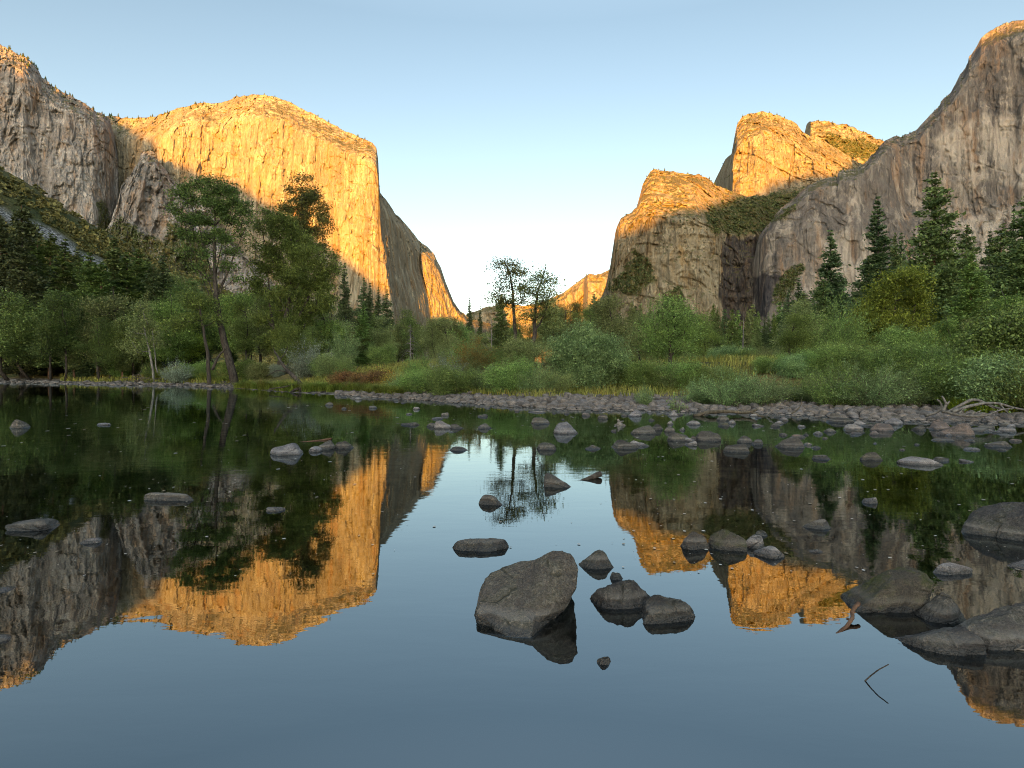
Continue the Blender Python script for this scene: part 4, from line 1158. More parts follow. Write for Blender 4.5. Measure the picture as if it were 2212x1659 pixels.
# ------------------------------------------------------------------ river rocks
def rock_mat(name, a, b, pale, moss=0.0, tone=True, wet=0.05):
    t = NT(name)
    p = t.pos()
    oc = t.n('TexCoord').outputs['Object']
    oi = t.n('ObjectInfo').outputs['Random']
    n1 = t.noise(p, 5.0, 6, 0.65, 0.4)
    n2 = t.noise(p, 26.0, 5, 0.7)
    n3 = t.noise(p, 90.0, 3, 0.7)
    col = t.mix(t.ramp(n1, 0.36, 0.64), a, b)
    col = t.mix(t.math('MULTIPLY', t.ramp(n2, 0.48, 0.64, 0.0, 0.8), t.ramp(n1, 0.42, 0.60, 0.15, 1.0)), col, pale)
    col = t.mix(t.ramp(n3, 0.36, 0.58, 0.7, 0.0), col, (0.03, 0.027, 0.024))
    if tone:
        r1 = t.n('ValToRGB', ins={0: oi})
        el = r1.color_ramp.elements
        el[0].position = 0.0; el[0].color = (0.75, 0.74, 0.75, 1)
        el[1].position = 1.0; el[1].color = (0.96, 0.91, 0.88, 1)
        for q, cc in ((0.25, (0.92, 0.92, 0.98, 1)), (0.5, (1.12, 1.04, 0.97, 1)), (0.7, (0.62, 0.60, 0.60, 1)), (0.85, (1.2, 1.12, 1.05, 1))):
            e = el.new(q); e.color = cc
        col = t.mix(1.0, col, r1.outputs[0], 'MULTIPLY')
    ck = t.n('TexVoronoi', feature='DISTANCE_TO_EDGE', ins={'Vector': t.mix(0.35, t.scaled(p, (2.0, 2.0, 3.4)), t.n('TexNoise', ins={'Vector': p, 'Scale': 4.0, 'Detail': 5}).outputs['Color'], 'ADD'), 'Scale': 1.0}).outputs['Distance']
    ckm = t.math('MULTIPLY', t.ramp(ck, 0.0, 0.025, 1.0, 0.0), t.ramp(n1, 0.45, 0.6))
    col = t.mix(t.math('MULTIPLY', ckm, 0.75), col, (0.02, 0.018, 0.016))
    z = t.n('SeparateXYZ', ins={0: p}).outputs['Z']
    nz = t.n('SeparateXYZ', ins={0: t.n('NewGeometry').outputs['Normal']}).outputs['Z']
    if moss:
        m = t.math('MULTIPLY', t.ramp(nz, 0.1, 0.6), t.ramp(n1, 0.42, 0.6, 0.0, moss))
        col = t.mix(m, col, t.mix(n2, (0.025, 0.032, 0.010), (0.07, 0.075, 0.022)))
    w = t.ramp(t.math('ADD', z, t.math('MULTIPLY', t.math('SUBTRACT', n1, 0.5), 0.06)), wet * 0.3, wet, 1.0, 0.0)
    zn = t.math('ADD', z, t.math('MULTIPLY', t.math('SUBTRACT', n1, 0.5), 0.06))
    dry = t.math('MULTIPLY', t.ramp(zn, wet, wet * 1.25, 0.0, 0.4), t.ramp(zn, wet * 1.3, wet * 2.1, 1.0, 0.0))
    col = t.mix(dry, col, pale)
    col = t.mix(t.math('MULTIPLY', w, 0.72), col, (0.012, 0.011, 0.010))
    h = t.math('ADD', t.math('MULTIPLY', n1, 0.9), t.math('ADD', t.math('MULTIPLY', n2, 0.45), t.math('MULTIPLY', n3, 0.16)))
    h = t.math('SUBTRACT', h, t.math('MULTIPLY', ckm, 0.25))
    bs = t.n('BsdfPrincipled', ins={'Base Color': col, 'Roughness': t.ramp(w, 0, 1, 0.85, 0.25), 'Specular IOR Level': t.ramp(w, 0, 1, 0.2, 0.5), 'Normal': t.bump(h, 0.055, 1.0)})
    return t.done(bs.outputs[0])
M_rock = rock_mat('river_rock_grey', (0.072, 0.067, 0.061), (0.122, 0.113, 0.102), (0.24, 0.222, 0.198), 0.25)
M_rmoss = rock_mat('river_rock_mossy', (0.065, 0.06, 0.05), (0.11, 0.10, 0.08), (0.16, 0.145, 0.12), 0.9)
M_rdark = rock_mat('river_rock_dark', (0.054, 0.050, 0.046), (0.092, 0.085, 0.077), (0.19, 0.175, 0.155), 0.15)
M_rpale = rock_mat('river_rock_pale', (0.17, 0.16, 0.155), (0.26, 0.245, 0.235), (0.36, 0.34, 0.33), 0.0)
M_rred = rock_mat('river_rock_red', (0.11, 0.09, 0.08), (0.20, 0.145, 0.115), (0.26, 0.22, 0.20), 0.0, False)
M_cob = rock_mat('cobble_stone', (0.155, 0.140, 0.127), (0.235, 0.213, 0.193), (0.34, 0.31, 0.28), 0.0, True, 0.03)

_ico = {}
def ico(n):
    if n not in _ico:
        bm = bmesh.new()
        bmesh.ops.create_icosphere(bm, subdivisions=n, radius=1)
        v = np.array([q.co[:] for q in bm.verts]); v /= np.linalg.norm(v, axis=1)[:, None]
        f = np.array([[q.index for q in fc.verts] for fc in bm.faces], np.int32)
        bm.free()
        _ico[n] = (v, f)
    return _ico[n]

def plane_r(d, N, h, p):
    c = np.maximum(d @ N.T, 1e-4) / h[None]
    return (c ** p).sum(1) ** (-1.0 / p)

def lump(seed, sub, planes=18, p=9, rough=0.07, flat=0.0):
    """unit rock: rounded meeting of random planes, roughened"""
    rng = np.random.default_rng(seed)
    d, f = ico(sub)
    N = rng.normal(size=(planes, 3)); N /= np.linalg.norm(N, axis=1)[:, None]
    N = np.concatenate([N, [[0, 0, -1.0]]])
    N = np.concatenate([N, [[rng.normal() * 0.25, rng.normal() * 0.25, 1.0]]]); N[-1] /= np.linalg.norm(N[-1])
    h = rng.uniform(0.68, 1.0, len(N)); h[-1] = rng.uniform(0.66, 0.85)
    lim = plane_r(d, np.concatenate([np.eye(3), -np.eye(3)]), np.full(6, 1.15), 6)
    if flat:
        N = np.concatenate([N, [[rng.normal() * 0.2, rng.normal() * 0.2, 1.0]]]); h = np.append(h, 1 - flat)
        N[-1] /= np.linalg.norm(N[-1])
    r = np.minimum(plane_r(d, N, h, p), lim)
    v = d * r[:, None]
    if sub >= 5:
        v = v * (1 + rough * 0.22 * fbm(v * 13 + seed, 4, seed + 15, True))[:, None]
    v = v * (1 + rough * fbm(v * 1.7 + seed, 4, seed) + rough * 0.5 * fbm(v * 4.5 + seed, 4, seed + 5, True))[:, None]
    return v, f

def rock(x0, x1, yt, yw, label, mat=None, pk=0.0, seed=None, sub=4, depth=0.75, planes=15, p=11, rough=0.09, flat=0.0, sunk=0.28, name='river_rock', cat='rock', group=None):
    """a rock standing in the water: picture columns at its waterline, top row, front waterline row"""
    seed = int(x0 * 7 + yt * 13) % 9973 if seed is None else seed
    xc = 0.5 * (x0 + x1)
    front = on_water(xc, yw)
    D0 = front[1]
    W = (x1 - x0) / F * D0
    b = 0.5 * W * depth
    c = on_water(xc, yw)
    D = D0 + b * 0.85
    W = (x1 - x0) / F * D
    ctr = pt(xc, 804, D)
    H = max(0.02, pt(xc, yt, D)[2]) * (0.88 if yw < 1000 else 1.0)
    v, f = lump(seed, sub, planes, p, rough, flat)
    # scale so that the part above water has the wanted height and the waterline the wanted width
    zc = -sunk * H
    top = v[:, 2].max()
    sz = (H - zc) / top
    zz = v[:, 2] * sz + zc
    band = np.abs(zz) < 0.12 * (H - zc)
    if band.sum() < 6: band = np.abs(zz) < 0.4 * (H - zc)
    lo, hi = v[band, 0].min(), v[band, 0].max()
    sx = W / (hi - lo)
    lo2, hi2 = v[band, 1].min(), v[band, 1].max()
    sy = 2 * b / (hi2 - lo2)
    V = np.stack([(v[:, 0] - 0.5 * (lo + hi)) * sx, (v[:, 1] - 0.5 * (lo2 + hi2)) * sy, zz], -1)
    tp = 1 - 0.24 * np.clip(V[:, 2] / H, -0.3, 1) * (1 - flat)
    V[:, 0] *= tp; V[:, 1] *= tp
    V[:, 0] += pk * 0.5 * W * np.clip(V[:, 2] / H, -0.5, 1.2) * 0.55
    o = link(name, mesh(name, V, f), mat or M_rock)
    o.location = (ctr[0], ctr[1], 0)
    tag(o, label, cat, group)
    return o

# the big notched boulder: two rounded hulls sharing a centre
def hull_planes(pts):
    bm = bmesh.new()
    for q in pts:
        bm.verts.new(q)
    r = bmesh.ops.convex_hull(bm, input=bm.verts)
    bm.normal_update()
    N, h = [], []
    ctr = pts.mean(0)
    for fc in bm.faces:
        n = np.array(fc.normal[:]); c0 = np.array(fc.verts[0].co[:])
        if n @ (c0 - ctr) < 0: n = -n
        N.append(n); h.append(n @ c0)
    bm.free()
    return np.array(N), np.array(h)

def hull_rock(name, parts, ctr, label, mat, sub=6, p=16, rough=0.05, seed=1, cat='rock'):
    d, f = ico(sub)
    c = pt(*ctr)
    r = np.zeros(len(d))
    for q in parts:
        P3 = np.array([pt(*a) for a in q]) - c
        N, h = hull_planes(P3)
        h = np.maximum(h, 0.02)
        r = np.maximum(r, plane_r(d, N, h * 1.05, p))
    v = d * r[:, None]
    s = np.abs(v).max()
    w = v / s
    v = v * (1 + rough * fbm(w * 2.2, 4, seed) + rough * 0.55 * fbm(w * 5.5, 4, seed + 3, True) + rough * 0.30 * fbm(w * 14, 4, seed + 8, True))[:, None]
    o = link(name, mesh(name, v, f), mat)
    o.location = c
    tag(o, label, cat)
    return o
hull_rock('boulder', [
    [(1186, 1206, 3.84), (1170, 1212, 3.9), (1034, 1324, 3.55), (1030, 1345, 3.60), (1110, 1376, 3.36), (1142, 1384, 3.34), (1190, 1335, 3.6), (1038, 1285, 3.92), (1150, 1330, 4.1), (1056, 1243, 3.84), (1088, 1227, 3.9), (1122, 1219, 3.92), (1165, 1245, 3.82), (1110, 1450, 3.45), (1070, 1420, 3.8), (1150, 1440, 3.9)],
    [(1146, 1219, 3.86), (1180, 1200, 3.80), (1207, 1194, 3.78), (1226, 1203, 3.76), (1240, 1232, 3.72), (1241, 1266, 3.66), (1226, 1294, 3.62), (1150, 1345, 3.48), (1128, 1370, 3.40), (1190, 1230, 4.05), (1236, 1265, 4.02), (1180, 1330, 3.95), (1120, 1300, 3.8), (1170, 1400, 3.8), (1090, 1330, 3.6)]],
    (1140, 1290, 3.70), 'big dark notched boulder rising from the water, largest in the middle foreground', M_rock, 7, 40, 0.07, 4)

RK = M_rock
for a in [
    (977, 1102, 1163, 1191, 'long low dark rock behind the notched boulder', M_rdark, 0.0, dict(flat=0.35, depth=0.45, sub=5)),
    (1252, 1328, 1188, 1229, 'rounded brownish rock right of the notched boulder', RK, 0.05, dict(sub=5)),
    (1277, 1427, 1246, 1314, 'wide rough dark rock right of the notched boulder, with a small one behind', M_rdark, 0.0, dict(sub=6, rough=0.12, planes=12)),
    (1383, 1512, 1287, 1346, 'rough dark flat-topped rock, nearest of the middle group', M_rdark, 0.0, dict(sub=6, rough=0.12, flat=0.25)),
    (1321, 1350, 1237, 1253, 'little rock peeping out behind the wide rough one', M_rdark, 0.0, {}),
    (1176, 1237, 1023, 1053, 'angular dark rock beside the floating log in the sky reflection', M_rdark, -0.35, dict(planes=8, p=14)),
    (1035, 1086, 1068, 1091, 'small flat dark rock alone in the sky reflection', M_rdark, 0.0, dict(flat=0.3)),
    (1472, 1540, 1146, 1187, 'grey blocky rock in the golden reflection, left of the mossy one', RK, 0.3, dict(sub=5)),
    (1537, 1615, 1143, 1190, 'rounded mossy rock in the golden reflection', M_rmoss, 0.0, dict(sub=5)),
    (1612, 1657, 1157, 1185, 'grey wet rock tucked right of the mossy one', M_rpale, 0.0, {}),
    (1637, 1698, 1179, 1206, 'smooth blue grey wet rock right of the mossy one', M_rpale, -0.2, {}),
    (1634, 1661, 1146, 1158, 'tiny rock behind the mossy one', RK, 0.0, {}),
    (1738, 1797, 1120, 1143, 'small pointed grey rock in the brown reflection', RK, 0.4, {}),
    (1825, 1998, 1222, 1321, 'large mossy boulder with dark hollow at the right foreground', M_rmoss, 0.35, dict(sub=6, planes=12)),
    (1995, 2094, 1283, 1346, 'round dark rock wedged against the large mossy boulder', M_rdark, -0.1, dict(sub=5)),
    (1962, 2112, 1350, 1413, 'low flat wedge rock pointing left at the right foreground', M_rdark, 0.35, dict(sub=6, flat=0.2, planes=9, p=12)),
    (2066, 2330, 1300, 1402, 'broad sloping boulder cut by the right edge, nearest the viewer', RK, 0.35, dict(sub=6, planes=10, depth=0.45)),
    (2088, 2330, 1083, 1172, 'huge smooth grey boulder cut by the right edge', RK, 0.15, dict(sub=6, planes=10, depth=0.7)),
    (2020, 2108, 1217, 1241, 'thin flat blue grey rock barely above water on the right', M_rpale, 0.2, dict(flat=0.5, depth=0.4)),
    (2186, 2260, 1211, 1230, 'low flat rock at the right edge below the smooth boulder', M_rpale, 0.0, dict(flat=0.4)),
    (25, 120, 1117, 1146, 'dark low rock alone at the left foreground', M_rdark, -0.1, dict(flat=0.2, sub=5)),
    (314, 424, 1063, 1081, 'long thin flat rock in the dark water on the left', RK, -0.3, dict(flat=0.4, depth=0.35, sub=5)),
    (170, 215, 1160, 1174, 'thin pale flat stone on the dark water at left', M_rpale, 0.0, dict(flat=0.6, depth=0.6)),
    (575, 614, 1096, 1105, 'small pale flat stone below the oak reflection', M_rpale, 0.0, dict(flat=0.5)),
    (18, 58, 903, 925, 'rounded grey rock in the dark water near the left edge', RK, 0.0, {}),
    (-30, 20, 1268, 1280, 'low pale rock cut by the left edge', M_rpale, 0.0, dict(flat=0.4)),
    (-30, 16, 1377, 1388, 'low grey rock cut by the left edge, nearer', M_rpale, 0.0, dict(flat=0.4)),
    (207, 238, 913, 919, 'tiny flat stone in the dark water at left', M_rpale, 0.0, dict(flat=0.4)),
    (580, 652, 954, 984, 'angular tan rock under the left end of the stick', M_rpale, -0.3, dict(planes=8, p=14)),
    (686, 723, 949, 971, 'tan rock under the right end of the stick', RK, 0.2, {}),
    (722, 764, 950, 969, 'rounded brown rock right of the stick', RK, 0.0, {}),
    (667, 695, 963, 976, 'small low rock in front of the stick', M_rpale, 0.0, dict(flat=0.3)),
    (937, 976, 906, 926, 'rounded grey rock joined to a darker low one near the far cobbles', M_rpale, -0.1, {}),
    (968, 1003, 914, 926, 'dark low rock touching the rounded grey one', M_rdark, -0.3, {}),
    (866, 907, 911, 919, 'flat dark slab in the water left of the rounded grey rock', M_rdark, 0.0, dict(flat=0.5)),
    (1032, 1065, 913, 926, 'small tan rock in the water before the cobbles', RK, 0.0, {}),
    (1147, 1189, 899, 916, 'pointed grey rock left of the big pale round one', RK, 0.0, {}),
    (1196, 1251, 908, 937, 'big pale round rock, largest before the cobbles in the middle', M_rpale, 0.0, dict(sub=5, planes=24)),
    (1160, 1203, 954, 972, 'brownish low rock below the big pale round one', RK, 0.1, {}),
    (972, 1013, 963, 974, 'low dark rock at the edge of the sky reflection', M_rdark, -0.3, {}),
    (1264, 1301, 960, 971, 'dark low rock right of the tree reflection', M_rdark, 0.0, {}),
    (1322, 1379, 946, 969, 'grey sloping rock with a pale flat one at its right', RK, 0.35, {}),
    (1368, 1402, 955, 964, 'pale flat stone behind the grey sloping rock', M_rpale, 0.0, dict(flat=0.4)),
    (1362, 1418, 917, 938, 'wide grey rock with a pale left shoulder', RK, -0.1, {}),
    (1406, 1434, 914, 930, 'dark rounded rock behind the wide grey one', M_rdark, 0.0, {}),
    (1435, 1459, 919, 933, 'small stone right of the dark rounded one', RK, 0.0, {}),
    (1444, 1492, 931, 953, 'rounded grey rock, left of a close pair', RK, 0.0, {}),
    (1491, 1505, 939, 953, 'small knob between the two rounded rocks', M_rdark, 0.0, {}),
    (1503, 1558, 928, 953, 'dark rounded rock, right of a close pair', M_rdark, 0.0, {}),
    (1481, 1507, 951, 963, 'small pale rock in front of the close pair', M_rpale, 0.0, {}),
    (1591, 1633, 938, 957, 'grey rock behind the dark pointed one', RK, 0.0, {}),
    (1564, 1617, 956, 977, 'dark pointed rock leaning right, below a grey one', M_rdark, 0.4, {}),
    (1677, 1738, 941, 968, 'dark peaked rock with steep right side', M_rdark, 0.35, dict(sub=5)),
    (1738, 1760, 955, 962, 'flat pale stone beside the dark peaked rock', M_rpale, 0.0, dict(flat=0.4)),
    (1852, 1909, 972, 994, 'black mossy double-humped rock in the green reflection', M_rmoss, -0.1, dict(sub=5)),
    (1757, 1797, 981, 993, 'low dark rock left of the double-humped one', M_rdark, 0.1, {}),
    (1942, 2026, 987, 1005, 'long low grey rock in the green reflection', M_rpale, 0.0, dict(sub=5)),
    (2012, 2056, 985, 997, 'small grey rock behind the long low one', RK, 0.3, {}),
    (2080, 2108, 991, 999, 'tiny flat blue grey stone at right', M_rpale, 0.0, dict(flat=0.4)),
    (2128, 2188, 950, 966, 'dark elongated rock near the right edge', M_rdark, 0.1, {}),
    (2085, 2114, 966, 973, 'thin pale flat stone left below the elongated dark rock', M_rpale, 0.0, dict(flat=0.5)),
    (2026, 2101, 909, 942, 'big rounded boulder with a reddish top near the right bank', M_rred, 0.05, dict(sub=5, planes=22)),
    (2011, 2056, 903, 929, 'reddish rock behind the big rounded boulder', M_rred, 0.2, {}),
    (1883, 1933, 912, 932, 'domed rock with a pink base and its clear mirror image', M_rred, 0.0, dict(planes=24)),
    (1974, 2003, 915, 930, 'small black rock between the domed rock and the big boulder', M_rdark, 0.0, {}),
    (1790, 1846, 900, 914, 'low flat grey slab in front of the right cobbles', RK, 0.3, dict(flat=0.3)),
    (1793, 1820, 890, 906, 'rounded rock behind the low flat slab', RK, 0.0, {}),
    (1824, 1863, 914, 929, 'pale sloping rock right of the flat slab', M_rpale, 0.2, {}),
    (1842, 1876, 906, 919, 'pale rock behind the pale sloping one', M_rpale, 0.2, {}),
    (1829, 1870, 926, 935, 'dark flat rock in front of the pale sloping one', M_rdark, 0.0, dict(flat=0.3)),
    (1784, 1808, 924, 934, 'small tan rock left of the dark flat one', RK, 0.0, {}),
    (1916, 1956, 901, 918, 'flat rock carrying another behind the domed rock', M_rpale, 0.0, dict(flat=0.3)),
    (1921, 1950, 893, 906, 'rounded rock on the flat one behind the dome', RK, 0.0, {}),
    (2098, 2140, 923, 933, 'flat grey rock right of the big rounded boulder', RK, 0.0, dict(flat=0.3)),
    (2117, 2147, 916, 928, 'blocky grey rock right of the big rounded boulder', RK, 0.0, dict(planes=8)),
    (2013, 2045, 884, 907, 'upright pale rock under the bleached branch', M_rpale, 0.0, {}),
    (2079, 2128, 871, 897, 'dark brown squarish block under the bleached branch', M_rdark, 0.0, dict(planes=7, p=16)),
    (1355, 1388, 884, 900, 'pale sharp rock just off the cobbles', M_rpale, 0.3, {}),
    (1442, 1467, 886, 899, 'pale rounded rock just off the cobbles, right of the sharp one', M_rpale, 0.1, {}),
    (1292, 1314, 894, 905, 'tan half-round rock left of the driftwood knot', RK, 0.0, {}),
    (1485, 1514, 907, 918, 'low pale rock in the open water before the log', M_rpale, 0.0, {}),
    (1550, 1577, 896, 909, 'rock leaning against the drifted log', RK, 0.0, {}),
    (1573, 1592, 905, 916, 'small pale stone right below the drifted log', M_rpale, 0.0, {}),
    (1552, 1576, 912, 921, 'mossy low stone below the drifted log', M_rmoss, 0.0, {}),
    (1468, 1482, 922, 930, 'tiny stone left of the rounded pair', M_rpale, 0.0, {}),
    (1442, 1456, 909, 917, 'tiny grey stone in open water left of the pale low one', M_rpale, 0.0, {}),
    (1626, 1650, 914, 921, 'thin flat stone right of the drifted log', M_rpale, 0.0, dict(flat=0.5)),
    (1666, 1686, 914, 922, 'small dark stone in open water right of the log', M_rdark, 0.0, {}),
    (1724, 1742, 917, 923, 'tiny flat stone off the right cobbles', M_rpale, 0.0, dict(flat=0.4)),
    (1294, 1326, 1417, 1436, 'small dark rock ringed with floating twigs in front of the notched boulder', M_rdark, 0.1, {}),
    (1686, 1704, 934, 941, 'tiny pale stone above the dark peaked rock', M_rpale, 0.0, {}),
    (2160, 2200, 921, 934, 'pale rock at the right edge before the bank', M_rpale, 0.0, {}),
    (1754, 1782, 1186, 1194, 'thin pale flake of stone in the brown reflection', M_rpale, 0.0, dict(flat=0.5)),
    (1868, 1899, 1074, 1088, 'small blue grey stone with ripples round it', M_rpale, 0.1, {}),
]:
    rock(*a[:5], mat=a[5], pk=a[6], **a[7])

# scattered little stones in the right-hand shallows
rq = random.Random(17)
for i in range(95):
    x = rq.uniform(1180, 2230) if i < 75 else rq.uniform(700, 1180)
    ysh = np.interp(x, [q[0] for q in shore_img], [q[1] for q in shore_img])
    y = ysh + 4 + 75 * rq.random() ** 2.2
    w = rq.uniform(8, 24) * (0.7 + (y - ysh) / 120)
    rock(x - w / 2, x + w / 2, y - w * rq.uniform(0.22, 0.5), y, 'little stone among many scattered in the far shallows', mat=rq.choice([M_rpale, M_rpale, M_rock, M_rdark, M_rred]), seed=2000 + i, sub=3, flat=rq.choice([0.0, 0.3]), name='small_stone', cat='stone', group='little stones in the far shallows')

# ------------------------------------------------------------------ the cobble bar
rng = np.random.default_rng(77)
cob_proto = []
for k in range(10):
    v, f = lump(500 + k, 3, 20, 7, 0.05)
    v = v / np.abs(v).max(0)
    me = mesh('cobble', v, f)
    me.materials.append(M_cob)
    cob_proto.append((me, v, f))
cand = []
tries = rng.random((30000, 2))
for u, w_ in tries:
    xi = 730 + 1550 * u
    front = on_water(xi, np.interp(xi, [q[0] for q in shore_img], [q[1] for q in shore_img]))
    bw = np.interp(front[0], BARX, BARW)
    s = -1.3 + (bw + 2.4) * w_
    D = front[1] + s * 1.2
    X = (xi - 1106) / F * D
    size = 0.10 + 0.30 * rng.random() ** 2.2
    if s < -0.35:
        if rng.random() > 0.10: continue
        size *= 0.7
    cand.append((X, D, size * 0.5 * np.interp(D, [18, 28, 45], [0.95, 1.15, 1.3]), s))
cand = np.array(cand)
cell = {}
kept = []
for X, D, r, s in cand[np.argsort(-cand[:, 2])]:
    gx_, gy_ = int(X // 0.6), int(D // 0.6)
    ok = True
    for i in (-1, 0, 1):
        for j in (-1, 0, 1):
            for (a, b, c) in cell.get((gx_ + i, gy_ + j), ()):
                if (a - X) ** 2 + (b - D) ** 2 < (0.80 * (c + r)) ** 2:
                    ok = False
    if ok:
        cell.setdefault((gx_, gy_), []).append((X, D, r))
        kept.append((X, D, r, s))
kept = np.array(kept)
view = kept[:, 2] / kept[:, 1] * np.where((kept[:, 0] / kept[:, 1] > -0.34) & (kept[:, 0] / kept[:, 1] < 0.86), 1, 0.2) * np.where(kept[:, 3] < 2.2, 1, 0.6)
order = np.argsort(-view)
gz = ground(kept[:, 0], kept[:, 1])
SV, SF, off = [], [], 0
for n_, k in enumerate(order):
    X, D, r, s = kept[k]
    me, v, f = cob_proto[int(rng.integers(10))]
    sc = np.array([r * rng.uniform(0.9, 1.35), r * rng.uniform(0.8, 1.1), r * rng.uniform(0.5, 0.85)])
    z = max(gz[k], -0.5 * sc[2]) + sc[2] * rng.uniform(0.15, 0.55)
    ang = rng.random() * 6.28
    if n_ < 290:
        o = bpy.data.objects.new('cobble', me)
        C.objects.link(o)
        o.location = (X, D, z); o.scale = sc
        o.rotation_euler = (rng.normal() * 0.2, rng.normal() * 0.2, ang)
        tag(o, 'rounded grey tan cobble among many on the bar along the far bank', 'cobble', 'cobbles of the far bank bar')
    else:
        q = v * sc
        ca, sa = math.cos(ang), math.sin(ang)
        SV.append(np.stack([q[:, 0] * ca - q[:, 1] * sa + X, q[:, 0] * sa + q[:, 1] * ca + D, q[:, 2] + z], -1))
        SF.append(f + off); off += len(q)
# finer gravel on the left shore and between the cobbles
v2, f2 = lump(901, 2, 16, 7, 0.05)
for i in range(2100):
    xi = rng.uniform(-20, 900) if i < 700 else rng.uniform(900, 2230)
    if 505 < xi < 770 and rng.random() < 0.92: continue
    front = on_water(xi, np.interp(xi, [q[0] for q in shore_img], [q[1] for q in shore_img]))
    D = front[1] + rng.uniform(-1.0, 2.2) * (2.2 if xi < 500 else 1.2)
    X = (xi - 1106) / F * D
    r = rng.uniform(0.04, 0.11) * D / 28 * (1.6 if xi < 600 and rng.random() < 0.12 else 1.0)
    z = float(ground(X, D))
    if z < -0.12: continue
    q = v2 * np.array([r * 1.2, r, r * 0.65])
    SV.append(q + np.array([X, D, z + r * 0.25])); SF.append(f2 + off); off += len(q)
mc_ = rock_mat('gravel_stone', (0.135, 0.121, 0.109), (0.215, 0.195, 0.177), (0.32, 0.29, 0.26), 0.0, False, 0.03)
t = mc_.node_tree
# every stone of the gravel has its own tone
isl = t.nodes.new('ShaderNodeNewGeometry')
rp = t.nodes.new('ShaderNodeValToRGB')
rp.color_ramp.elements[0].color = (0.5, 0.48, 0.47, 1); rp.color_ramp.elements[1].color = (1.22, 1.17, 1.12, 1)
e_ = rp.color_ramp.elements.new(0.5); e_.color = (0.95, 0.89, 0.84, 1)
t.links.new(isl.outputs['Random Per Island'], rp.inputs[0])
bs = [n for n in t.nodes if n.type == 'BSDF_PRINCIPLED'][0]
src = bs.inputs['Base Color'].links[0].from_socket
mx = t.nodes.new('ShaderNodeMix'); mx.data_type = 'RGBA'; mx.blend_type = 'MULTIPLY'; mx.inputs[0].default_value = 1
t.links.new(src, mx.inputs[6]); t.links.new(rp.outputs[0], mx.inputs[7]); t.links.new(mx.outputs[2], bs.inputs['Base Color'])
tag(link('gravel', mesh('gravel', np.concatenate(SV), np.concatenate(SF)), mc_), 'smaller cobbles and gravel between the larger stones along the far bank', 'gravel', None, 'stuff')

# stones lying on the river bed near the viewer, seen through the water
rng = np.random.default_rng(5)
SV, SF, off = [], [], 0
v2, f2 = lump(902, 3, 14, 9, 0.06)
for i in range(420):
    D = rng.uniform(1.2, 9.0); X = rng.uniform(-0.95, 0.95) * D
    r = rng.uniform(0.05, 0.20)
    z = float(ground(X, D))
    a_ = rng.random() * 6.28
    q = v2 * np.array([r * 1.3, r, r * 0.5])
    q = np.stack([q[:, 0] * math.cos(a_) - q[:, 1] * math.sin(a_), q[:, 0] * math.sin(a_) + q[:, 1] * math.cos(a_), q[:, 2]], -1)
    SV.append(q + np.array([X, D, min(z + r * 0.15, -0.06 - r * 0.55)])); SF.append(f2 + off); off += len(q)
tag(link('river_bed_stones', mesh('river_bed_stones', np.concatenate(SV), np.concatenate(SF)), mc_), 'dim stones lying on the river bed under the near water', 'stones', None, 'stuff')
# ------------------------------------------------------------------ driftwood, logs, grass, scrub, floating bits
def wood_piece(name, paths, mat, label, cat='driftwood', seed=3, rough=0.12, sides=8):
    """paths: list of (points as picture x, y, D ; radius at start ; radius at end)"""
    parts = []
    first = None
    for k, (q, r0, r1) in enumerate(paths):
        P3 = np.array([pt(*a) for a in q])
        c = curve_pts(P3, 8 + 4 * len(q), 0.02 * max(r0 * 10, 1), seed + k)
        parts.append(tube_path(c, np.linspace(r0, r1, len(c)), sides, rough, seed + k))
        if first is None: first = P3[0]
    v, f = join(parts)
    o = link(name, mesh(name, v - first, f), mat)
    o.location = first
    tag(o, label, cat)
    return o
G = M_gbark
wood_piece('driftwood_branch', [
    ([(1998, 897, 19.0), (2020, 892, 19.0), (2032, 884, 18.9), (2034, 876, 18.9), (2030, 868, 18.9), (2024, 863, 18.9)], 0.05, 0.022),
    ([(2037, 890, 19.1), (2044, 876, 19.1), (2046, 872, 19.1), (2040, 862, 19.1), (2035, 855, 19.1)], 0.055, 0.025),
    ([(2046, 873, 19.1), (2052, 866, 19.1)], 0.04, 0.02),
    ([(2048, 890, 19.3), (2072, 878, 19.3), (2098, 865, 19.4), (2113, 864, 19.4), (2128, 870, 19.4), (2150, 880, 19.4), (2176, 886, 19.5)], 0.06, 0.03),
    ([(2056, 890, 19.0), (2086, 879, 19.0), (2122, 871, 19.0), (2155, 871, 19.1), (2187, 879, 19.2), (2230, 888, 19.2)], 0.055, 0.03),
    ([(2034, 888, 18.8), (2060, 895, 18.7), (2100, 898, 18.6), (2133, 897, 18.6), (2161, 885, 18.7), (2190, 880, 18.7)], 0.045, 0.02),
    ([(2070, 893, 18.9), (2082, 880, 18.9)], 0.03, 0.015), ([(2098, 895, 18.6), (2120, 886, 18.7)], 0.025, 0.012),
    ([(2160, 873, 19.1), (2178, 893, 18.9), (2186, 900, 18.8)], 0.03, 0.015), ([(2130, 872, 19.1), (2150, 882, 19.0)], 0.025, 0.012)],
    G, 'tangle of bleached grey driftwood branches on the right bank cobbles')
wood_piece('drift_log', [
    ([(1498, 899, 20.7), (1530, 890, 20.8), (1570, 888, 21.0), (1608, 892, 21.0), (1626, 888, 21.0), (1634, 884, 21.1)], 0.075, 0.045),
    ([(1624, 889, 21.0), (1640, 897, 20.8), (1652, 899, 20.7)], 0.05, 0.03),
    ([(1530, 891, 20.8), (1520, 899, 20.5)], 0.04, 0.02)], M_twig, 'dark drifted branch lying along the water edge of the right cobbles')
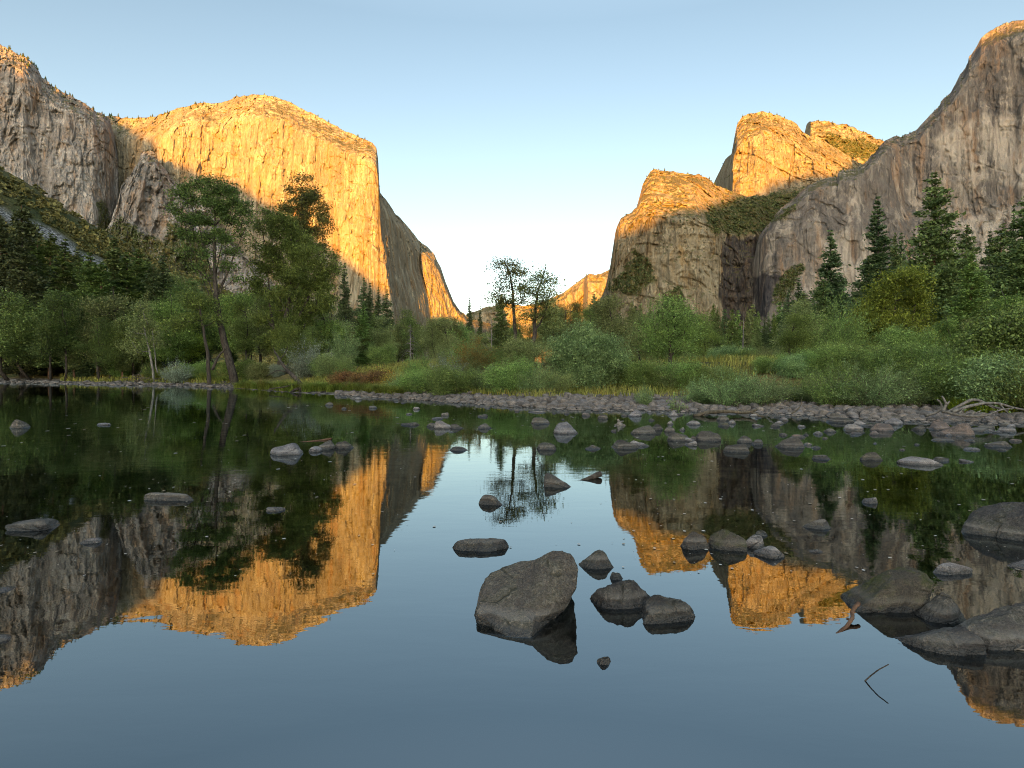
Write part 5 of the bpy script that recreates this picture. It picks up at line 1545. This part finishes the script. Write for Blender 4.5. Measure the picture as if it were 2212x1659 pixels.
wood_piece('dead_branch', [([(1654, 897, 20.8), (1668, 886, 20.9), (1678, 876, 21.0), (1690, 861, 21.0)], 0.025, 0.008), ([(1678, 876, 21.0), (1694, 866, 21.0)], 0.012, 0.006)], G, 'thin bare branch sticking up at the end of the drifted branch')
wood_piece('dead_branch', [([(1709, 893, 21.0), (1722, 885, 21.0), (1730, 874, 21.0), (1732, 858, 21.0)], 0.025, 0.008)], M_twig, 'thin dark twig standing up before the right bank willows')
wood_piece('driftwood_knot', [
    ([(1328, 922, 17.0), (1338, 914, 17.0), (1333, 905, 17.0)], 0.07, 0.03), ([(1336, 914, 17.0), (1348, 920, 16.9), (1355, 927, 16.9)], 0.08, 0.05),
    ([(1338, 912, 17.0), (1348, 909, 17.0)], 0.04, 0.02), ([(1336, 918, 16.9), (1333, 929, 16.9)], 0.07, 0.05), ([(1346, 918, 16.9), (1342, 930, 16.8)], 0.06, 0.04)],
    G, 'pale knotted stump of driftwood standing in the water before the cobbles')
wood_piece('floating_log', [([(1232, 1041, 8.25), (1252, 1039, 8.3), (1274, 1031, 8.4), (1294, 1023, 8.5)], 0.018, 0.045), ([(1232, 1041, 8.25), (1210, 1035, 8.4)], 0.012, 0.006)], M_bark, 'short dark log poking out of the water beside the angular rock')
wood_piece('stick', [([(630, 957, 12.6), (660, 954, 12.7), (690, 951, 12.9), (714, 947, 13.1)], 0.018, 0.022)], M_pbark, 'long straight stick lying across tan rocks in the water')
wood_piece('stick', [([(1790, 1377, 3.38), (1806, 1364, 3.44), (1823, 1351, 3.50), (1837, 1333, 3.57), (1836, 1320, 3.62), (1842, 1311, 3.64), (1851, 1303, 3.68)], 0.009, 0.013), ([(1838, 1332, 3.57), (1850, 1338, 3.55)], 0.008, 0.004)], M_pbark, 'crooked brown stick poking out of the water left of the large mossy boulder', rough=0.2)
wood_piece('twig', [([(1857, 1472, 2.89), (1872, 1458, 2.88), (1890, 1444, 2.87), (1913, 1432, 2.86)], 0.0035, 0.0025)], M_bark, 'thin twig rising from the water with its mirror image at the lower right')
wood_piece('twig', [([(1933, 1389, 3.29), (1975, 1394, 3.27), (2040, 1403, 3.22)], 0.004, 0.007)], M_bark, 'thin dark straight twig floating against the flat wedge rock')
wood_piece('twig', [([(2160, 1394, 3.25), (2190, 1399, 3.22), (2230, 1404, 3.2)], 0.006, 0.004), ([(2190, 1399, 3.22), (2204, 1384, 3.22)], 0.004, 0.003), ([(2196, 1400, 3.22), (2216, 1390, 3.2)], 0.004, 0.003)], G, 'pale forked twig caught on the broad sloping boulder')
wood_piece('twig', [([(1284, 1434, 3.07), (1300, 1428, 3.1), (1318, 1424, 3.12)], 0.004, 0.003), ([(1296, 1438, 3.05), (1306, 1424, 3.1)], 0.003, 0.002), ([(1310, 1437, 3.06), (1320, 1428, 3.1)], 0.003, 0.002)], M_pbark, 'small tangle of twigs on the little dark rock')
wood_piece('fallen_log', [([(2078, 826, 24.5), (2120, 822, 24.0), (2170, 819, 23.6), (2260, 815, 23.2)], 0.21, 0.25)], M_gbark, 'thick grey fallen log behind the ferns at the right edge', 'log', rough=0.1, sides=14)
wood_piece('uprooted_log', [
    ([(657, 842, 43.0), (640, 820, 43.4), (618, 797, 44.0), (603, 776, 44.5), (594, 758, 45.0)], 0.20, 0.06),
    ([(604, 778, 44.5), (614, 765, 44.5), (622, 748, 44.5)], 0.05, 0.02), ([(597, 764, 45), (590, 750, 45)], 0.05, 0.02), ([(625, 804, 43.8), (600, 800, 43.5), (575, 812, 43.2)], 0.05, 0.02),
    ([(650, 834, 43), (648, 845, 42.6), (640, 853, 42)], 0.14, 0.05), ([(655, 838, 43), (660, 848, 42.5), (664, 856, 42)], 0.14, 0.05), ([(652, 836, 43), (635, 842, 42.6), (624, 850, 42)], 0.12, 0.04), ([(655, 836, 43), (668, 836, 43), (676, 830, 43)], 0.10, 0.04),
    ([(655, 838, 43), (652, 850, 42.4), (655, 857, 42)], 0.12, 0.05), ([(645, 828, 43.2), (615, 836, 42.8), (580, 840, 42.4)], 0.06, 0.03)],
    M_bark, 'uprooted leaning trunk with a root plate at the water edge of the grassy bank', 'log')
rb = np.random.default_rng(8)
pp = []
for i in range(34):
    x = rb.uniform(462, 512); y = np.interp(x, [462, 485, 512], [840, 826, 838]) + rb.uniform(-2, 8)
    dx = rb.uniform(-26, 26)
    pp.append(([(x, min(y, 842), 56.5), (x + dx * 0.5, min(y - rb.uniform(0, 8), 842), 56.3), (x + dx, min(y + rb.uniform(-9, 6), 843), 56.0)], 0.03, 0.012))
wood_piece('brush_pile', pp, M_gbark, 'pile of bleached grey sticks at the left water edge', 'brush pile', sides=4)
pp = []
for i in range(22):
    x = rb.uniform(275, 335); y = rb.uniform(812, 830)
    dx = rb.uniform(-40, 40)
    pp.append(([(x, y, 67), (x + dx * 0.5, y - rb.uniform(0, 6), 66.6), (x + dx, min(830, y + rb.uniform(-6, 8)), 66)], 0.06, 0.02))
wood_piece('brush_pile', pp, M_twig, 'dark heap of drift branches on the far left shore', 'brush pile', sides=5)

# grass on the banks
def blades(P3, h, w, rng, bend=0.5):
    n = len(P3)
    az = rng.random(n) * 6.283
    d = np.stack([np.cos(az), np.sin(az), 0 * az], -1)
    side = np.stack([-d[:, 1], d[:, 0], 0 * az], -1) * (w * 0.5)[:, None]
    hh = h[:, None] * np.array([[0, 0, 1.0]])
    b = bend * (0.4 + rng.random(n))
    m = P3 + hh * 0.6 + d * (h * b * 0.3)[:, None]
    t = P3 + hh * (1 - 0.25 * b[:, None]) + d * (h * b * 0.9)[:, None]
    V = np.stack([P3 - side, P3 + side, m + side * 0.75, m - side * 0.75, t], 1).reshape(-1, 3)
    q = (np.arange(n) * 5)[:, None]
    return V, np.concatenate([q + np.array([[0, 1, 2, 3]])]), np.concatenate([q + np.array([[3, 2, 4]])])
M_grass = leaf_material('grass_blades', (0.13, 0.15, 0.03), (0.26, 0.24, 0.07), (0.40, 0.28, 0.09), 0.4, 0.45)
M_sedge = leaf_material('sedge_blades', (0.11, 0.16, 0.03), (0.22, 0.25, 0.06), (0.30, 0.20, 0.07), 0.4, 0.9)
M_fern = leaf_material('fern_fronds', (0.10, 0.15, 0.02), (0.20, 0.24, 0.035), (0.42, 0.30, 0.05), 0.4, 0.8)
rg = np.random.default_rng(55)
gx_, gy_ = [], []
for (x0, x1, d0, d1, n) in ((500, 960, 34, 52, 26000), (130, 520, 58, 84, 12000), (1560, 1760, 32, 70, 9000), (960, 1560, 29, 40, 9000)):
    xi = rg.uniform(x0, x1, n); D = rg.uniform(d0, d1, n)
    gx_.append((xi - 1106) / F * D); gy_.append(D)
gx_ = np.concatenate(gx_); gy_ = np.concatenate(gy_)
gz_ = ground(gx_, gy_)
k = (gz_ > 0.15) & (fbm(np.stack([gx_, gy_, 0 * gx_], -1) / 3.0, 3, 9) > -0.25)
P3 = np.stack([gx_, gy_, gz_ - 0.03], -1)[k]
v, q, t3 = blades(P3, rg.uniform(0.25, 0.7, len(P3)), 0.012 + 0.0009 * P3[:, 1], rg, 0.55)
tag(link('grass', mesh('grass', v, [q, t3], False), M_grass), 'yellow green grass growing along the banks and meadow', 'grass', None, 'stuff')
def tuft(n, h, seed, bend, w):
    r = np.random.default_rng(seed)
    P = r.normal(size=(n, 3)) * np.array([0.16, 0.16, 0]) * h
    return blades(P, h * r.uniform(0.6, 1.1, n), np.full(n, w), r, bend)
sv = tuft(420, 1.0, 5, 1.15, 0.022)
sm = mesh('sedge_clump', sv[0], list(sv[1:]), False); sm.materials.append(M_sedge)
fv = tuft(260, 1.1, 6, 1.0, 0.05)
fm = mesh('fern', fv[0], list(fv[1:]), False); fm.materials.append(M_fern)
def clump(name, me, x, D, s, label, cat, group):
    X = (x - 1106) / F * D
    o = bpy.data.objects.new(name, me); C.objects.link(o)
    o.location = (X, D, float(ground(X, D)) - 0.05)
    o.scale = (s, s, s * rg.uniform(0.8, 1.1)); o.rotation_euler = (0, 0, rg.random() * 6)
    tag(o, label, cat, group)
for i in range(34):
    x = 512 + 11 * i + rg.uniform(-8, 8)
    y_s = np.interp(x, [q[0] for q in shore_img], [q[1] for q in shore_img])
    clump('sedge_clump', sm, x, on_water(x, y_s)[1] + rg.uniform(1.6, 4.2), rg.uniform(0.7, 1.15), 'arching yellow green sedge clump at the edge of the grassy bank', 'sedge', 'sedge clumps on the grassy bank')
for i in range(9):
    x = 330 + 22 * i + rg.uniform(-8, 8)
    clump('sedge_clump', sm, x, np.interp(x, [300, 560], [70, 56]) + rg.uniform(0, 3), rg.uniform(0.9, 1.5), 'tan and green sedge clump on the far left shore', 'sedge', 'sedge clumps on the far left shore')
for i in range(18):
    x = 2075 + 10 * i + rg.uniform(-6, 6)
    clump('fern', fm, x, rg.uniform(20.6, 22.8), rg.uniform(0.55, 0.8), 'yellow green fern before the fallen log at the right edge', 'fern', 'ferns at the right edge')

# scrub on the slopes and ledges: nobody could count it
def scrub(name, P3, r, mat, label, seed, per=30, lf=0.75):
    rs = np.random.default_rng(seed)
    n = len(P3)
    c = np.repeat(P3, per, 0)
    rr = np.repeat(r, per)
    d = rs.normal(size=(n * per, 3)); d /= np.linalg.norm(d, axis=1)[:, None]
    d[:, 2] = np.abs(d[:, 2]) * 0.9
    c = c + d * (rr * (0.6 + 0.5 * rs.random(n * per)))[:, None]
    V, Q = leaves(c, 1.0, 0.7, rs)
    s = np.repeat(rr * lf, 4)[:, None]
    cc = np.repeat(c, 4, 0)
    V = cc + (V - cc) * s
    tag(link(name, mesh(name, V, Q, False), mat), label, 'scrub', None, 'stuff')
def pick(cl, mask, n, rs, r0, r1):
    idx = np.flatnonzero(mask.ravel()[:cl['ny'] * cl['nx']])
    idx = rs.choice(idx, min(n, len(idx)), replace=False)
    return cl['P'].reshape(-1, 3)[idx], rs.uniform(r0, r1, len(idx))
M_scrub = leaf_material('scrub_leaves', (0.085, 0.105, 0.034), (0.20, 0.185, 0.06), (0.24, 0.17, 0.04), 0.2, 0.012)
M_ledge = leaf_material('ledge_scrub_leaves', (0.045, 0.065, 0.025), (0.085, 0.095, 0.035), None, 0.15, 0.01)
rs = np.random.default_rng(12)
xw_ = (HL['X'].ravel() > -300)
w_ = xw_ & (HL['at']['pale'] < 0.15)[:HL['ny'] * HL['nx']]
wn_ = fbm(HL['P'].reshape(-1, 3) / 45.0, 3, 8) > -0.35
P3, r3 = pick(HL, w_ & wn_, 5200, rs, 1.6, 4.6)
scrub('slope_scrub', P3, r3 * np.clip(P3[:, 1] / 600, 0.35, 1.2), M_scrub, 'brush and small oaks covering the green slope under the left wall', 3)
PP, RR = [], []
for cl, n, a, b in ((LC, 900, 3, 8), (MC, 0, 3, 7), (RW, 160, 3, 7), (BT, 700, 4, 9), (LF, 160, 3, 6), (SCD, 420, 4, 8), (EL, 150, 3, 7)):
    if n:
        p3, r3 = pick(cl, cl['at']['veg'] > 0.4, n, rs, a, b)
        PP.append(p3 + np.array([0, -1.5, 0])); RR.append(r3)
# loose brush on the gentler golden tops
for cl, n, lo in ((LC, 380, 0.70), (MC, 300, 0.62), (RW, 60, 0.93), (EL, 110, 0.95)):
    rowi = rs.integers(int(cl['ny'] * lo), cl['ny'], n); coli = rs.integers(0, cl['nx'], n)
    PP.append(cl['P'][rowi, coli]); RR.append(rs.uniform(2, 4.5, n))
scrub('ledge_scrub', np.concatenate(PP), np.concatenate(RR), M_ledge, 'dark brush growing on the ledges and tops of the granite walls', 4, 18, 0.8)

# flakes of foam, leaves and seeds drifting on the river
rf = np.random.default_rng(31)
n = 720
yy = 870 + 380 * rf.random(n) ** 1.5; xx = rf.uniform(0, 2212, n)
xx = np.where(rf.random(n) < 0.35, 1250 + rf.normal(size=n) * 260, xx)
keep_ = ~((xx > 880) & (xx < 1320) & (yy > 925) & (rf.random(n) < 0.85))
xx, yy = xx[keep_], yy[keep_]; n = len(xx)
yy = np.maximum(yy, np.interp(xx, [q[0] for q in shore_img], [q[1] for q in shore_img]) + 6)
c = on_water(xx, yy, 0.006)
sz = (1.2 + 3.0 * rf.random(n) ** 2.5) * c[:, 1] / F
ang = rf.normal(size=n) * 0.3
V = []
for i in range(n):
    ca, sa = math.cos(ang[i]), math.sin(ang[i])
    sq = np.array([[-1, 0], [-0.3, 0.8], [0.6, 0.6], [1, 0], [0.4, -0.7], [-0.6, -0.6]]) * sz[i] * np.array([1, 1.6])
    V.append(np.stack([c[i, 0] + sq[:, 0] * ca - sq[:, 1] * sa, c[i, 1] + sq[:, 0] * sa + sq[:, 1] * ca, np.full(6, c[i, 2])], -1))
t_ = NT('floating_flakes')
cl_ = t_.mix(t_.n('NewGeometry').outputs['Random Per Island'], (0.20, 0.16, 0.11), (0.50, 0.49, 0.46))
M_flake = t_.done(t_.principled(cl_, 0.7))
tag(link('floating_debris', mesh('floating_debris', np.concatenate(V), np.arange(6 * n).reshape(-1, 6), False), M_flake), 'specks of foam, seeds and leaf bits drifting on the water', 'debris', None, 'stuff')
